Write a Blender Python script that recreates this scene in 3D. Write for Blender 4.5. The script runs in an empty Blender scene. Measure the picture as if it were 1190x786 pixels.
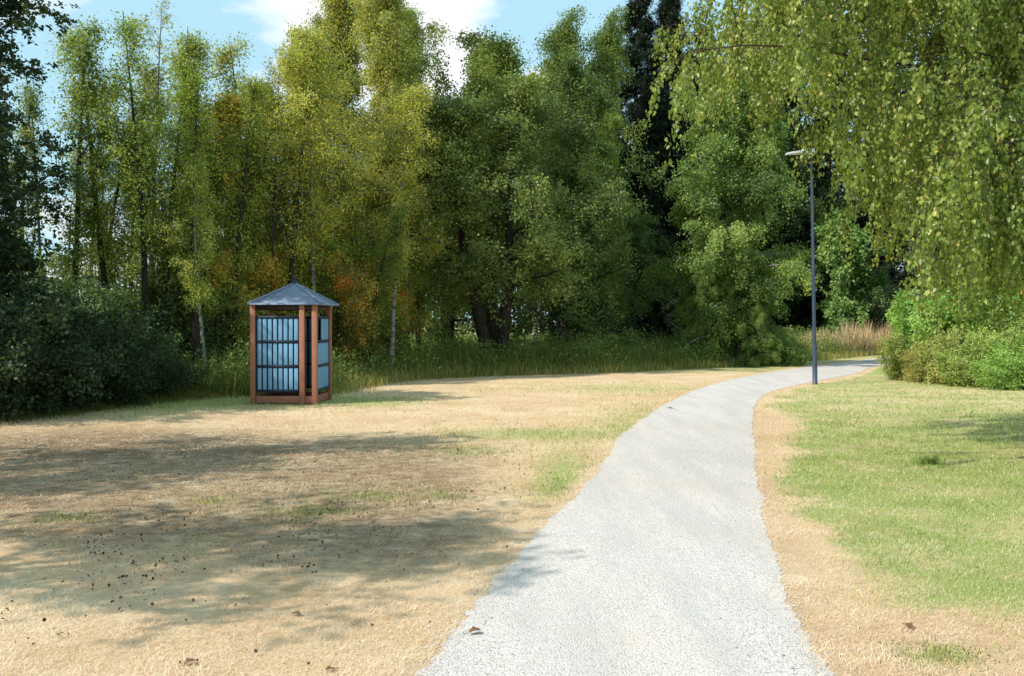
import bpy, math
import numpy as np

scene = bpy.context.scene
COL = scene.collection
R = math.radians
F_PX, CX, HY, EYE = 1143.0, 595.0, 375.0, 1.7      # the photograph's focal length (px), centre, horizon, eye height


def at(px, d):
    """a place on the ground: d metres ahead, seen at column px of the photograph"""
    return ((px - CX) / F_PX * d, d)


def ground_px(px, py):
    d = F_PX * EYE / (py - HY)
    return ((px - CX) / F_PX * d, d)


# ------------------------------------------------------------------ light directions
SUN_EL = R(44)
SUN_TRAVEL = np.array([0.87, 0.493])               # horizontal direction the light travels in
sun_from_az = math.atan2(-SUN_TRAVEL[0], -SUN_TRAVEL[1])   # compass azimuth of the sun, clockwise from +Y


# ------------------------------------------------------------------ small helpers
def nrm(v):
    return v / np.maximum(np.linalg.norm(v, axis=-1, keepdims=True), 1e-9)


def hash2(ix, iy, seed):
    h = (ix.astype(np.int64) * 374761393 + iy.astype(np.int64) * 668265263 + seed * 1442695041) & 0x7fffffff
    h = ((h ^ (h >> 13)) * 1274126177) & 0x7fffffff
    return ((h ^ (h >> 16)) & 0xffff) / 65535.0


def vnoise(x, y, seed=0):
    ix, iy = np.floor(x), np.floor(y)
    fx, fy = x - ix, y - iy
    fx, fy = fx * fx * (3 - 2 * fx), fy * fy * (3 - 2 * fy)
    a, b = hash2(ix, iy, seed), hash2(ix + 1, iy, seed)
    c, d = hash2(ix, iy + 1, seed), hash2(ix + 1, iy + 1, seed)
    return (a * (1 - fx) + b * fx) * (1 - fy) + (c * (1 - fx) + d * fx) * fy


def fbm(x, y, seed=0, oct=4):
    s, a, t = 0, 0.5, 0
    for o in range(oct):
        s = s + a * vnoise(x * 2 ** o, y * 2 ** o, seed + o)
        t += a
        a *= 0.5
    return s / t


def sstep(a, b, x):
    t = np.clip((x - a) / (b - a), 0, 1)
    return t * t * (3 - 2 * t)


class MB:
    """collects geometry for ONE mesh object"""

    def __init__(self):
        self.v, self.f, self.tint, self.mi, self.n = [], [], [], [], 0

    def add(self, V, F, tint=None, mat=0):
        V, F = np.asarray(V, float).reshape(-1, 3), np.asarray(F, np.int64)
        if len(F) == 0:
            return self
        self.v.append(V)
        self.f.append(F + self.n)
        self.n += len(V)
        self.tint.append(np.full(len(F), 0.5) if tint is None else np.broadcast_to(tint, (len(F),)).astype(float))
        self.mi.append(np.full(len(F), mat, np.int32))
        return self

    def box(self, c, s, rz=0.0, mat=0, M=None):
        hx, hy, hz = s[0] / 2, s[1] / 2, s[2] / 2
        V = np.array([[x, y, z] for z in (-hz, hz) for y in (-hy, hy) for x in (-hx, hx)], float)
        if M is not None:
            V = V @ np.asarray(M).T
        if rz:
            cs, sn = math.cos(rz), math.sin(rz)
            V = np.stack([V[:, 0] * cs - V[:, 1] * sn, V[:, 0] * sn + V[:, 1] * cs, V[:, 2]], 1)
        V = V + np.array(c)
        Fq = [[0, 2, 3, 1], [4, 5, 7, 6], [0, 1, 5, 4], [2, 6, 7, 3], [0, 4, 6, 2], [1, 3, 7, 5]]
        return self.add(V, Fq, mat=mat)

    def lathe(self, prof, n=20, cap=True, o=(0, 0, 0)):
        a = np.arange(n) * 2 * math.pi / n
        V = np.concatenate([np.stack([r * np.cos(a), r * np.sin(a), np.full(n, z)], 1) for r, z in prof]) + np.array(o)
        Fq = [[k * n + i, k * n + (i + 1) % n, (k + 1) * n + (i + 1) % n, (k + 1) * n + i]
              for k in range(len(prof) - 1) for i in range(n)]
        self.add(V, Fq)
        if cap:
            m = len(prof) - 1
            top = np.concatenate([V[m * n:(m + 1) * n], [[o[0], o[1], prof[-1][1] + o[2]]]])
            self.add(top, [[i, (i + 1) % n, n] for i in range(n)])
        return self

    def build(self, name, mats, parent=None, smooth=False, loc=None, bevel=0.0):
        if not isinstance(mats, (list, tuple)):
            mats = [mats]
        me = bpy.data.meshes.new(name)
        V = np.concatenate(self.v)
        starts, loops, s = [], [], 0
        for F in self.f:
            k = F.shape[1]
            starts.append(s + np.arange(len(F)) * k)
            loops.append(F.reshape(-1))
            s += F.size
        starts, loops = np.concatenate(starts), np.concatenate(loops)
        me.vertices.add(len(V))
        me.vertices.foreach_set('co', V.astype(np.float32).reshape(-1))
        me.loops.add(len(loops))
        me.loops.foreach_set('vertex_index', loops.astype(np.int32))
        me.polygons.add(len(starts))
        me.polygons.foreach_set('loop_start', starts.astype(np.int32))
        me.polygons.foreach_set('material_index', np.concatenate(self.mi))
        if smooth:
            me.polygons.foreach_set('use_smooth', np.ones(len(starts), bool))
        for m in mats:
            me.materials.append(m)
        at_ = me.attributes.new('tint', 'FLOAT', 'FACE')
        at_.data.foreach_set('value', np.concatenate(self.tint).astype(np.float32))
        me.update(calc_edges=True)
        o = bpy.data.objects.new(name, me)
        COL.objects.link(o)
        if parent is not None:
            o.parent = parent
        if loc is not None:
            o.location = loc
        if bevel:
            b = o.modifiers.new('bevel', 'BEVEL')
            b.width = bevel
            b.segments = 2
            b.limit_method = 'ANGLE'
        return o


def tag(o, label=None, cat=None, group=None, kind=None):
    if label:
        o['label'] = label
    if cat:
        o['category'] = cat
    if group:
        o['group'] = group
    if kind:
        o['kind'] = kind
    return o


def empty(name, loc=(0, 0, 0), rz=0.0, s=1.0):
    o = bpy.data.objects.new(name, None)
    o.empty_display_size = 0.3
    COL.objects.link(o)
    o.location = loc
    o.rotation_euler = (0, 0, rz)
    o.scale = (s, s, s) if not isinstance(s, tuple) else s
    return o


# ------------------------------------------------------------------ materials
class NT:
    def __init__(self, name):
        self.m = bpy.data.materials.new(name)
        self.m.use_nodes = True
        self.t = self.m.node_tree
        self.t.nodes.clear()
        self.out = self.n('ShaderNodeOutputMaterial')

    def n(self, typ, **kw):
        nd = self.t.nodes.new(typ)
        for k, v in kw.items():
            if k == 'inp':
                for kk, vv in v.items():
                    nd.inputs[kk].default_value = vv
            else:
                setattr(nd, k, v)
        return nd

    def l(self, a, b):
        self.t.links.new(a, b)

    def coord(self, kind='Object'):
        return self.n('ShaderNodeTexCoord').outputs[kind]

    def noise(self, scale, detail=4, rough=0.55, vec=None, dist=0.0):
        nd = self.n('ShaderNodeTexNoise', inp={'Scale': scale, 'Detail': detail, 'Roughness': rough, 'Distortion': dist})
        self.l(vec if vec is not None else self.coord(), nd.inputs['Vector'])
        return nd.outputs['Fac']

    def ramp(self, fac, stops):
        r = self.n('ShaderNodeValToRGB')
        el = r.color_ramp.elements
        while len(el) < len(stops):
            el.new(0.5)
        for e, (p, c) in zip(el, stops):
            e.position = p
            e.color = (c, c, c, 1) if not isinstance(c, (tuple, list)) else (*c, 1)
        self.l(fac, r.inputs['Fac'])
        return r.outputs['Color']

    def mix(self, fac, a, b, mode='MIX'):
        m = self.n('ShaderNodeMix', data_type='RGBA', blend_type=mode)
        for sock, val in ((m.inputs[0], fac), (m.inputs[6], a), (m.inputs[7], b)):
            if isinstance(val, bpy.types.NodeSocket):
                self.l(val, sock)
            elif isinstance(val, (tuple, list)):
                sock.default_value = (*val, 1)
            else:
                sock.default_value = val
        return m.outputs[2]

    def math(self, op, a, b=0.0, clamp=False):
        m = self.n('ShaderNodeMath', operation=op, use_clamp=clamp)
        for sock, val in ((m.inputs[0], a), (m.inputs[1], b)):
            if isinstance(val, bpy.types.NodeSocket):
                self.l(val, sock)
            else:
                sock.default_value = val
        return m.outputs[0]

    def attr(self, name):
        return self.n('ShaderNodeAttribute', attribute_name=name).outputs['Fac']

    def bump(self, h, strength=0.5, dist=0.02):
        b = self.n('ShaderNodeBump', inp={'Strength': strength, 'Distance': dist})
        self.l(h, b.inputs['Height'])
        return b.outputs['Normal']

    def principled(self, color, rough=0.7, spec=0.3, normal=None, metal=0.0):
        p = self.n('ShaderNodeBsdfPrincipled', inp={'Specular IOR Level': spec, 'Metallic': metal})
        for sock, val in ((p.inputs['Base Color'], color), (p.inputs['Roughness'], rough)):
            if isinstance(val, bpy.types.NodeSocket):
                self.l(val, sock)
            elif isinstance(val, (tuple, list)):
                sock.default_value = (*val, 1)
            else:
                sock.default_value = val
        if normal is not None:
            self.l(normal, p.inputs['Normal'])
        return p.outputs[0]

    def done(self, sh):
        self.l(sh, self.out.inputs['Surface'])
        return self.m


def leaf_mat(name, stops, trans=0.32, rough=0.45, spec=0.35, warm=(1.25, 1.2, 0.6)):
    t = NT(name)
    oi = t.n('ShaderNodeObjectInfo')
    c = t.ramp(t.attr('tint'), stops)
    c = t.mix(1.0, c, oi.outputs['Color'], 'MULTIPLY')
    p = t.principled(c, rough, spec)
    tr = t.n('ShaderNodeBsdfTranslucent')
    t.l(t.mix(1.0, c, warm, 'MULTIPLY'), tr.inputs['Color'])
    m = t.n('ShaderNodeMixShader', inp={0: trans})
    t.l(p, m.inputs[1])
    t.l(tr.outputs[0], m.inputs[2])
    return t.done(m.outputs[0])


def bark_mat(name, a, b, white=None, scale=6.0):
    t = NT(name)
    co = t.coord('Object')
    mp = t.n('ShaderNodeMapping', inp={'Scale': (scale, scale, scale * 0.25)})
    t.l(co, mp.inputs['Vector'])
    n1 = t.noise(3.0, 6, 0.65, mp.outputs[0])
    c = t.ramp(n1, [(0.3, a), (0.7, b)])
    if white:
        mp2 = t.n('ShaderNodeMapping', inp={'Scale': (3.0, 3.0, 9.0)})
        t.l(co, mp2.inputs['Vector'])
        n2 = t.noise(1.2, 5, 0.7, mp2.outputs[0])
        c = t.mix(t.ramp(n2, [(0.42, 1.0), (0.56, 0.0)]), white, c)
        c = t.mix(t.ramp(n2, [(0.35, 0.0), (0.7, 0.8)]), c, a)
    return t.done(t.principled(c, 0.85, 0.15, t.bump(n1, 0.6, 0.02)))


M = {}
M['leaf_alder'] = leaf_mat('alder_leaves', [(0.0, (0.072, 0.098, 0.030)), (0.45, (0.165, 0.225, 0.060)), (0.8, (0.26, 0.325, 0.085)), (1.0, (0.37, 0.42, 0.12))], 0.40)
M['leaf_birch'] = leaf_mat('birch_leaves', [(0.0, (0.10, 0.145, 0.035)), (0.45, (0.23, 0.31, 0.070)), (0.8, (0.34, 0.41, 0.10)), (1.0, (0.52, 0.45, 0.11))], 0.42)
M['leaf_olive'] = leaf_mat('yellowing_birch_leaves', [(0.0, (0.20, 0.23, 0.05)), (0.4, (0.41, 0.43, 0.085)), (0.8, (0.58, 0.54, 0.11)), (1.0, (0.72, 0.52, 0.09))], 0.44)
M['leaf_autumn'] = leaf_mat('autumn_leaves', [(0.0, (0.11, 0.16, 0.035)), (0.4, (0.25, 0.31, 0.055)), (0.68, (0.54, 0.42, 0.06)), (0.88, (0.68, 0.30, 0.06)), (1.0, (0.58, 0.18, 0.06))], 0.44)
M['leaf_near'] = leaf_mat('weeping_birch_leaves', [(0.0, (0.10, 0.155, 0.032)), (0.45, (0.235, 0.31, 0.060)), (0.88, (0.40, 0.45, 0.10)), (1.0, (0.60, 0.50, 0.15))], 0.42, 0.36, 0.5)
M['leaf_dark'] = leaf_mat('dark_leaves', [(0.0, (0.016, 0.030, 0.013)), (0.5, (0.042, 0.075, 0.028)), (1.0, (0.10, 0.145, 0.055))], 0.30, 0.55, 0.3)  # dark colour paints in the backlight and shade of the left edge
M['leaf_shrub'] = leaf_mat('shrub_leaves', [(0.0, (0.12, 0.20, 0.050)), (0.5, (0.26, 0.39, 0.105)), (1.0, (0.42, 0.52, 0.17))], 0.40)
M['leaf_weed'] = leaf_mat('weed_leaves', [(0.0, (0.16, 0.21, 0.06)), (0.5, (0.32, 0.39, 0.11)), (0.85, (0.48, 0.46, 0.15)), (1.0, (0.56, 0.38, 0.17))], 0.38)
M['needle'] = leaf_mat('spruce_needles', [(0.0, (0.007, 0.016, 0.010)), (0.6, (0.019, 0.036, 0.017)), (1.0, (0.036, 0.058, 0.022))], 0.1, 0.55, 0.3)
M['wood_mass'] = leaf_mat('far_wood_foliage', [(0.0, (0.014, 0.030, 0.012)), (0.6, (0.036, 0.066, 0.022)), (1.0, (0.084, 0.120, 0.036))], 0.2)  # dark leaf colour stands in for the wood's own shadow
M['bark_dark'] = bark_mat('dark_bark', (0.018, 0.015, 0.012), (0.065, 0.055, 0.045))
M['bark_grey'] = bark_mat('grey_bark', (0.05, 0.045, 0.035), (0.15, 0.135, 0.11))
M['bark_birch'] = bark_mat('birch_bark', (0.03, 0.027, 0.025), (0.13, 0.11, 0.09), (0.55, 0.53, 0.49))
M['bark_brown'] = bark_mat('brown_twig_bark', (0.045, 0.028, 0.020), (0.12, 0.075, 0.055))
M['grass_tall'] = leaf_mat('tall_grass_blades', [(0.0, (0.09, 0.13, 0.03)), (0.5, (0.22, 0.26, 0.07)), (0.8, (0.40, 0.36, 0.14)), (1.0, (0.56, 0.43, 0.22))], 0.3, 0.6, 0.2)
M['grass_reed'] = leaf_mat('dry_reed_stalks', [(0.0, (0.34, 0.26, 0.13)), (0.5, (0.70, 0.55, 0.32)), (1.0, (0.72, 0.52, 0.31))], 0.25, 0.7, 0.2, (1.1, 1.05, 0.9))
M['grass_dry'] = leaf_mat('straw_blades', [(0.0, (0.42, 0.275, 0.15)), (0.5, (0.83, 0.615, 0.40)), (1.0, (0.93, 0.80, 0.60))], 0.15, 0.6, 0.3, (1.1, 1.05, 0.9))
M['grass_lawn'] = leaf_mat('lawn_blades', [(0.0, (0.20, 0.26, 0.065)), (0.5, (0.36, 0.455, 0.11)), (0.8, (0.53, 0.56, 0.19)), (1.0, (0.76, 0.66, 0.40))], 0.28, 0.55, 0.3, (1.1, 1.1, 0.7))
M['litter'] = leaf_mat('fallen_leaf_litter', [(0.0, (0.035, 0.022, 0.014)), (0.6, (0.12, 0.060, 0.032)), (1.0, (0.22, 0.11, 0.05))], 0.1, 0.6, 0.3, (1, 1, 1))
M['pebble'] = leaf_mat('loose_gravel', [(0.0, (0.25, 0.235, 0.22)), (0.5, (0.54, 0.51, 0.485)), (1.0, (0.74, 0.71, 0.68))], 0.0, 0.8, 0.2, (1, 1, 1))


def wood_paint(name, col, var=0.25, rough=0.6, scale=(8, 8, 1.2), spec=0.3):
    t = NT(name)
    mp = t.n('ShaderNodeMapping', inp={'Scale': scale})
    t.l(t.coord('Object'), mp.inputs['Vector'])
    n1 = t.noise(5.0, 6, 0.65, mp.outputs[0])
    lo = tuple(c * (1 - var) for c in col)
    hi = tuple(min(1, c * (1 + var)) for c in col)
    c = t.ramp(n1, [(0.25, lo), (0.75, hi)])
    c2 = t.noise(1.7, 3)
    c = t.mix(t.math('MULTIPLY', c2, 0.35), c, tuple(x * 0.55 for x in col))
    return t.done(t.principled(c, rough, spec, t.bump(n1, 0.25, 0.004)))


M['post_wood'] = wood_paint('red_brown_stained_wood', (0.40, 0.17, 0.105), 0.3)
M['slat_blue'] = wood_paint('pale_blue_painted_slats', (0.215, 0.435, 0.66), 0.06, 0.8, (8, 8, 1.2), 0.15)
M['rail_navy'] = wood_paint('dark_navy_painted_rails', (0.030, 0.045, 0.075), 0.2)
M['roof_grey'] = wood_paint('blue_grey_roof_boards', (0.23, 0.29, 0.39), 0.18, 0.62, (1.5, 1.5, 8), 0.35)
M['dark_inside'] = wood_paint('dark_inner_boards', (0.05, 0.032, 0.025), 0.2)
M['pole_metal'] = wood_paint('blue_grey_painted_steel', (0.045, 0.066, 0.11), 0.10, 0.38, (3, 3, 0.5), 0.6)
M['head_metal'] = wood_paint('light_grey_lamp_casing', (0.52, 0.53, 0.55), 0.06, 0.4, (3, 3, 3), 0.5)
M['lens'] = wood_paint('lamp_lens', (0.65, 0.66, 0.66), 0.04, 0.15, (3, 3, 3), 0.5)


def ground_mat():
    t = NT('dry_lawn_ground')
    co = t.coord('Object')
    g, lit, warm = t.attr('green'), t.attr('litter'), t.attr('warm')
    nbig = t.noise(0.9, 5, 0.6, co)
    nmid = t.noise(7.0, 5, 0.65, co)
    mp = t.n('ShaderNodeMapping', inp={'Scale': (1.0, 2.2, 1.0), 'Rotation': (0, 0, 0.4)})
    t.l(co, mp.inputs['Vector'])
    nfine = t.noise(55.0, 4, 0.7, mp.outputs[0], 1.2)
    straw = t.ramp(nfine, [(0.28, (0.40, 0.26, 0.145)), (0.46, (0.72, 0.525, 0.31)), (0.68, (0.92, 0.74, 0.50))])
    straw = t.mix(t.ramp(nbig, [(0.35, 0.0), (0.7, 0.75)]), straw, (0.58, 0.36, 0.185))
    straw = t.mix(t.ramp(nmid, [(0.5, 0.0), (0.85, 0.5)]), straw, (0.66, 0.55, 0.38))
    straw = t.mix(warm, straw, (0.62, 0.40, 0.23))
    grn = t.ramp(nfine, [(0.28, (0.17, 0.21, 0.06)), (0.5, (0.36, 0.395, 0.13)), (0.72, (0.58, 0.55, 0.26))])
    gm = t.math('ADD', g, t.math('MULTIPLY', t.math('SUBTRACT', nmid, 0.5), 0.9))
    c = t.mix(t.ramp(gm, [(0.25, 0.0), (0.75, 1.0)]), straw, grn)
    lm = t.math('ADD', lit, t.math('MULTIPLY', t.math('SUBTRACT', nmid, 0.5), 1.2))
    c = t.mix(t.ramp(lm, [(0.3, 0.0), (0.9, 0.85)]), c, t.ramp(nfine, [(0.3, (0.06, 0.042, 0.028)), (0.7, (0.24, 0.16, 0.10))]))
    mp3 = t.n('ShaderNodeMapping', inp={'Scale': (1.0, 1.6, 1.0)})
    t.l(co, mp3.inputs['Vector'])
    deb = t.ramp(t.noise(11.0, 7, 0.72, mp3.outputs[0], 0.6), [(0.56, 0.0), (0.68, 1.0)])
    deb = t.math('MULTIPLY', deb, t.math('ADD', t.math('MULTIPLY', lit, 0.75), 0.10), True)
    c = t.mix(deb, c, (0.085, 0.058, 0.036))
    pale = t.ramp(t.noise(3.1, 6, 0.7, co, 0.5), [(0.52, 0.0), (0.72, 0.55)])
    c = t.mix(t.math('MULTIPLY', pale, t.math('SUBTRACT', 1.0, g, True)), c, (0.80, 0.69, 0.52))
    hgt = t.math('ADD', t.math('MULTIPLY', nfine, 0.6), nmid)
    return t.done(t.principled(c, 0.95, 0.1, t.bump(hgt, 0.7, 0.035)))


def gravel_mat():
    t = NT('pale_gravel')
    co = t.coord('Object')
    v = t.n('ShaderNodeTexVoronoi', inp={'Scale': 100.0, 'Randomness': 1.0})
    t.l(co, v.inputs['Vector'])
    v2 = t.n('ShaderNodeTexVoronoi', inp={'Scale': 150.0})
    t.l(co, v2.inputs['Vector'])
    sep = t.n('ShaderNodeSeparateColor')
    t.l(v.outputs['Color'], sep.inputs[0])
    sep2 = t.n('ShaderNodeSeparateColor')
    t.l(v2.outputs['Color'], sep2.inputs[0])
    s = t.math('ADD', t.math('MULTIPLY', sep.outputs[0], 0.55), t.math('MULTIPLY', sep2.outputs[0], 0.45))
    c = t.ramp(s, [(0.10, (0.28, 0.25, 0.235)), (0.32, (0.575, 0.515, 0.475)), (0.8, (0.76, 0.685, 0.63))])
    big = t.noise(0.55, 5, 0.65, co)
    c = t.mix(t.ramp(big, [(0.42, 0.0), (0.75, 0.6)]), c, (0.60, 0.50, 0.40))
    mp = t.n('ShaderNodeMapping', inp={'Scale': (2.4, 0.35, 1.0), 'Rotation': (0, 0, -0.12)})
    t.l(co, mp.inputs['Vector'])
    track = t.noise(1.0, 4, 0.6, mp.outputs[0])
    c = t.mix(t.ramp(track, [(0.38, 0.4), (0.62, 0.0)]), c, (0.42, 0.40, 0.385))
    h = t.math('SUBTRACT', t.math('MULTIPLY', t.noise(9.0, 4, 0.6, co), 0.8), v.outputs['Distance'])
    return t.done(t.principled(c, 0.9, 0.15, t.bump(h, 0.55, 0.012)))


M['ground'] = ground_mat()
M['gravel'] = gravel_mat()

# ------------------------------------------------------------------ the gravel path (edges read off the photograph, laid on the ground)
LEFT = [(488, 778), (542, 714), (596, 655), (634, 605), (675, 573), (704, 537), (726, 503), (770, 472), (800, 457), (829, 447), (864, 438.5), (913, 430), (952, 425), (1038, 415)]
RIGHT = [(957, 786), (922, 704), (895, 621), (881, 562), (876, 508), (876, 474), (886, 461), (905, 452.5), (940, 445), (965, 440), (996, 434), (1038, 424)]


def spline(pts, step):
    P = np.array(pts, float)
    out = []
    for i in range(len(P) - 1):
        p0, p1, p2, p3 = P[max(i - 1, 0)], P[i], P[i + 1], P[min(i + 2, len(P) - 1)]
        n = max(2, int(np.linalg.norm(p2 - p1) / step))
        for k in range(n):
            t = k / n
            out.append(0.5 * ((2 * p1) + (-p0 + p2) * t + (2 * p0 - 5 * p1 + 4 * p2 - p3) * t * t + (-p0 + 3 * p1 - 3 * p2 + p3) * t ** 3))
    out.append(P[-1])
    return np.array(out)


def resample(P, n):
    s = np.concatenate([[0], np.cumsum(np.linalg.norm(np.diff(P, axis=0), axis=1))])
    u = np.linspace(0, s[-1], n)
    return np.stack([np.interp(u, s, P[:, 0]), np.interp(u, s, P[:, 1])], 1)


Lw = [(-1.75, -9.0), (-1.15, -1.0)] + [ground_px(*p) for p in LEFT] + [(24.0, 51.5), (34.0, 55.0)]
Rw = [(1.05, -9.0), (1.20, -1.0)] + [ground_px(*p) for p in RIGHT] + [(25.0, 47.5), (35.0, 51.5)]
NP = 1500
Ls, Rs = resample(spline(Lw, 0.1), NP), resample(spline(Rw, 0.1), NP)


def smooth(P, k):
    pad = np.concatenate([np.repeat(P[:1], k, 0), P, np.repeat(P[-1:], k, 0)])
    w_ = np.hanning(2 * k + 1)
    w_ /= w_.sum()
    return np.stack([np.convolve(pad[:, c], w_, 'valid') for c in (0, 1)], 1)


Ls, Rs = smooth(Ls, 42), smooth(Rs, 42)
# matched stations along both edges
Cs = (Ls + Rs) / 2


def path_dist(x, y):
    """signed distance to the path's edge in metres, negative on the gravel"""
    x, y = np.atleast_1d(x).astype(float), np.atleast_1d(y).astype(float)
    xl = np.interp(y, LEFTY[:, 1], LEFTY[:, 0])
    xr = np.interp(y, RIGHTY[:, 1], RIGHTY[:, 0])
    return np.maximum(xl - x, x - xr)


LEFTY = Ls[np.argsort(Ls[:, 1])]
RIGHTY = Rs[np.argsort(Rs[:, 1])]

nc = 13
d = nrm(Rs - Ls)
sL = np.concatenate([[0], np.cumsum(np.linalg.norm(np.diff(Ls, axis=0), axis=1))])
wob = lambda s, sd: (vnoise(s * 1.3, s * 0 + 3, sd) - 0.5) * 0.05 + (vnoise(s * 4, s * 0 + 7, sd) - 0.5) * 0.03 + (vnoise(s * 26, s * 0, sd) - 0.5) * 0.05
La = Ls + d * wob(sL, 11)[:, None]
Ra = Rs + d * wob(sL, 29)[:, None]
V = []
for k in range(nc):
    t = k / (nc - 1)
    P = La * (1 - t) + Ra * t
    V.append(np.concatenate([P, np.full((NP, 1), 0.004) + 0.012 * math.sin(math.pi * t)], 1))
V = np.stack(V, 1).reshape(-1, 3)
i, k = np.meshgrid(np.arange(NP - 1), np.arange(nc - 1), indexing='ij')
a = (i * nc + k).reshape(-1)
mb = MB()
mb.add(V, np.stack([a, a + 1, a + nc + 1, a + nc], 1))
tag(mb.build('path', M['gravel'], smooth=True), 'pale grey gravel footpath curving away to the right', kind='structure')


# ------------------------------------------------------------------ zones of the ground, as functions of the place
def to_px(x, y):
    y = np.maximum(y, 1.0)
    return CX + x / y * F_PX, HY + F_PX * EYE / y


def blob(px, py, cx, cy, rx, ry):
    return np.exp(-(((px - cx) / rx) ** 2 + ((py - cy) / ry) ** 2))


def zones(x, y):
    px, py = to_px(x, y)
    pd = path_dist(x, y)
    n = fbm(x * 0.8, y * 0.8, 5)
    right = (x > np.interp(y, RIGHTY[:, 1], RIGHTY[:, 0]))
    # right lawn: green from about 8 to 20 m, straw close to the gravel and in the near corner
    g_r = sstep(0.15, 0.70, pd + (n - 0.5) * 1.2) * sstep(725, 600, py + (n - 0.5) * 150 - (px - 900) * 0.30) * (0.68 + 0.32 * sstep(475, 505, py)) * 0.95 * (0.66 + 0.34 * sstep(0.35, 0.6, fbm(x * 1.7, y * 1.7, 77)))
    g_r = g_r + 0.8 * blob(px, py, 1095, 765, 40, 14)
    # left field: mostly bleached straw
    g_l = 0.75 * sstep(498, 474, py + (n - 0.5) * 18 + np.maximum(px - 60, 0) * 0.035) * sstep(470, 300, px)
    g_l = g_l + 0.75 * blob(px, py, 655, 560, 45, 40) * sstep(0, 0.25, pd) + 0.5 * blob(px, py, 740, 490, 60, 25) + 0.45 * blob(px, py, 720, 452, 150, 7)
    for c in ((430, 577, 60, 8), (545, 525, 45, 7), (245, 583, 30, 5), (518, 577, 20, 4), (360, 595, 60, 7), (70, 605, 28, 6), (600, 505, 120, 9), (440, 467, 70, 8)):
        g_l = g_l + 0.6 * blob(px, py, *c)
    far = sstep(30, 36, y) * 0.6
    green = np.clip(np.where(right, g_r, g_l) + far * (pd > 0.3), 0, 1)
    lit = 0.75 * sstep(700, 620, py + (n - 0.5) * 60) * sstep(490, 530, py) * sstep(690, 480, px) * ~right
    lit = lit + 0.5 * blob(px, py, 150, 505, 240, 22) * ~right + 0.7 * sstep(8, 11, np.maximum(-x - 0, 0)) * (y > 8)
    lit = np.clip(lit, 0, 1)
    warm = np.clip(0.55 * sstep(0.40, 0.0, pd + (n - 0.5) * 0.5) * right + 0.5 * sstep(0.9, 0.1, pd) * sstep(12, 20, y) * ~right + 0.35 * (n > 0.6), 0, 1)
    return green, lit, warm, pd


def axis(fine_a, fine_b, step, far):
    a = list(np.arange(fine_a, fine_b + 1e-6, step))
    s, x = step, fine_b
    while x < far:
        s *= 1.35
        x += s
        a.append(x)
    s, x = step, fine_a
    while x > -far:
        s *= 1.35
        x -= s
        a.insert(0, x)
    return np.array(a)


gx, gy = axis(-16, 26, 0.16, 900), axis(-2, 56, 0.16, 900)
X, Y = np.meshgrid(gx, gy, indexing='ij')
nx, ny = X.shape
i, k = np.meshgrid(np.arange(nx - 1), np.arange(ny - 1), indexing='ij')
a = (i * ny + k).reshape(-1)
mb = MB()
mb.add(np.stack([X, Y, np.zeros_like(X)], -1).reshape(-1, 3), np.stack([a, a + ny, a + ny + 1, a + 1], 1))
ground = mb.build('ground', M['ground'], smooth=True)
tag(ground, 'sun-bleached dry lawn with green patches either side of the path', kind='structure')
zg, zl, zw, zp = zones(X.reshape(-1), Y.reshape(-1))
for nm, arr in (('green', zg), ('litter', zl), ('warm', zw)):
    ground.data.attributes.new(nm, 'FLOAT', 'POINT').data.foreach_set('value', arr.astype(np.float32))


# ------------------------------------------------------------------ blades
def blades(mb, pos, h, w, lean, rng, tint, flat=0.0, curve=0.35):
    n = len(pos)
    az = rng.uniform(0, 2 * math.pi, n)
    ln = np.abs(rng.normal(0, lean, n)) + flat
    ln = np.clip(ln, 0, 1.5)
    dirn = np.stack([np.cos(az) * np.sin(ln), np.sin(az) * np.sin(ln), np.cos(ln)], 1)
    side = np.stack([-np.sin(az), np.cos(az), np.zeros(n)], 1)
    ra = rng.uniform(-0.9, 0.9, n)[:, None]
    side = nrm(side + np.stack([np.cos(az), np.sin(az), np.zeros(n)], 1) * ra)
    mid = pos + dirn * (h * 0.55)[:, None]
    d2 = nrm(dirn + np.stack([np.cos(az), np.sin(az), np.full(n, -0.25)], 1) * curve)
    tip = mid + d2 * (h * 0.45)[:, None]
    tip[:, 2] = np.maximum(tip[:, 2], pos[:, 2] + 0.004)
    mid[:, 2] = np.maximum(mid[:, 2], pos[:, 2] + 0.006)
    sw = side * (w / 2)[:, None]
    V = np.stack([pos - sw, pos + sw, mid + sw * 0.8, mid - sw * 0.8, tip], 1).reshape(-1, 3)
    b = np.arange(n) * 5
    mb.add(V, np.stack([b, b + 1, b + 2, b + 3], 1), tint)
    mb.add(V[:0].reshape(0, 3), np.zeros((0, 3)))
    # tips share the same vertices
    mb.f.append(np.stack([b + 3, b + 2, b + 4], 1) + mb.n - len(V))
    mb.tint.append(np.broadcast_to(tint, (n,)).astype(float))
    mb.mi.append(np.zeros(n, np.int32))
    return mb


rng = np.random.default_rng(7)


def scatter_view(n, d0, d1, margin=40, power=1.0):
    """ground places in the field of view, thinner with distance"""
    u = rng.uniform(0, 1, n)
    d = d0 * (d1 / d0) ** (u ** power)
    px = rng.uniform(-margin, 1190 + margin, n)
    return (px - CX) / F_PX * d, d


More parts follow.
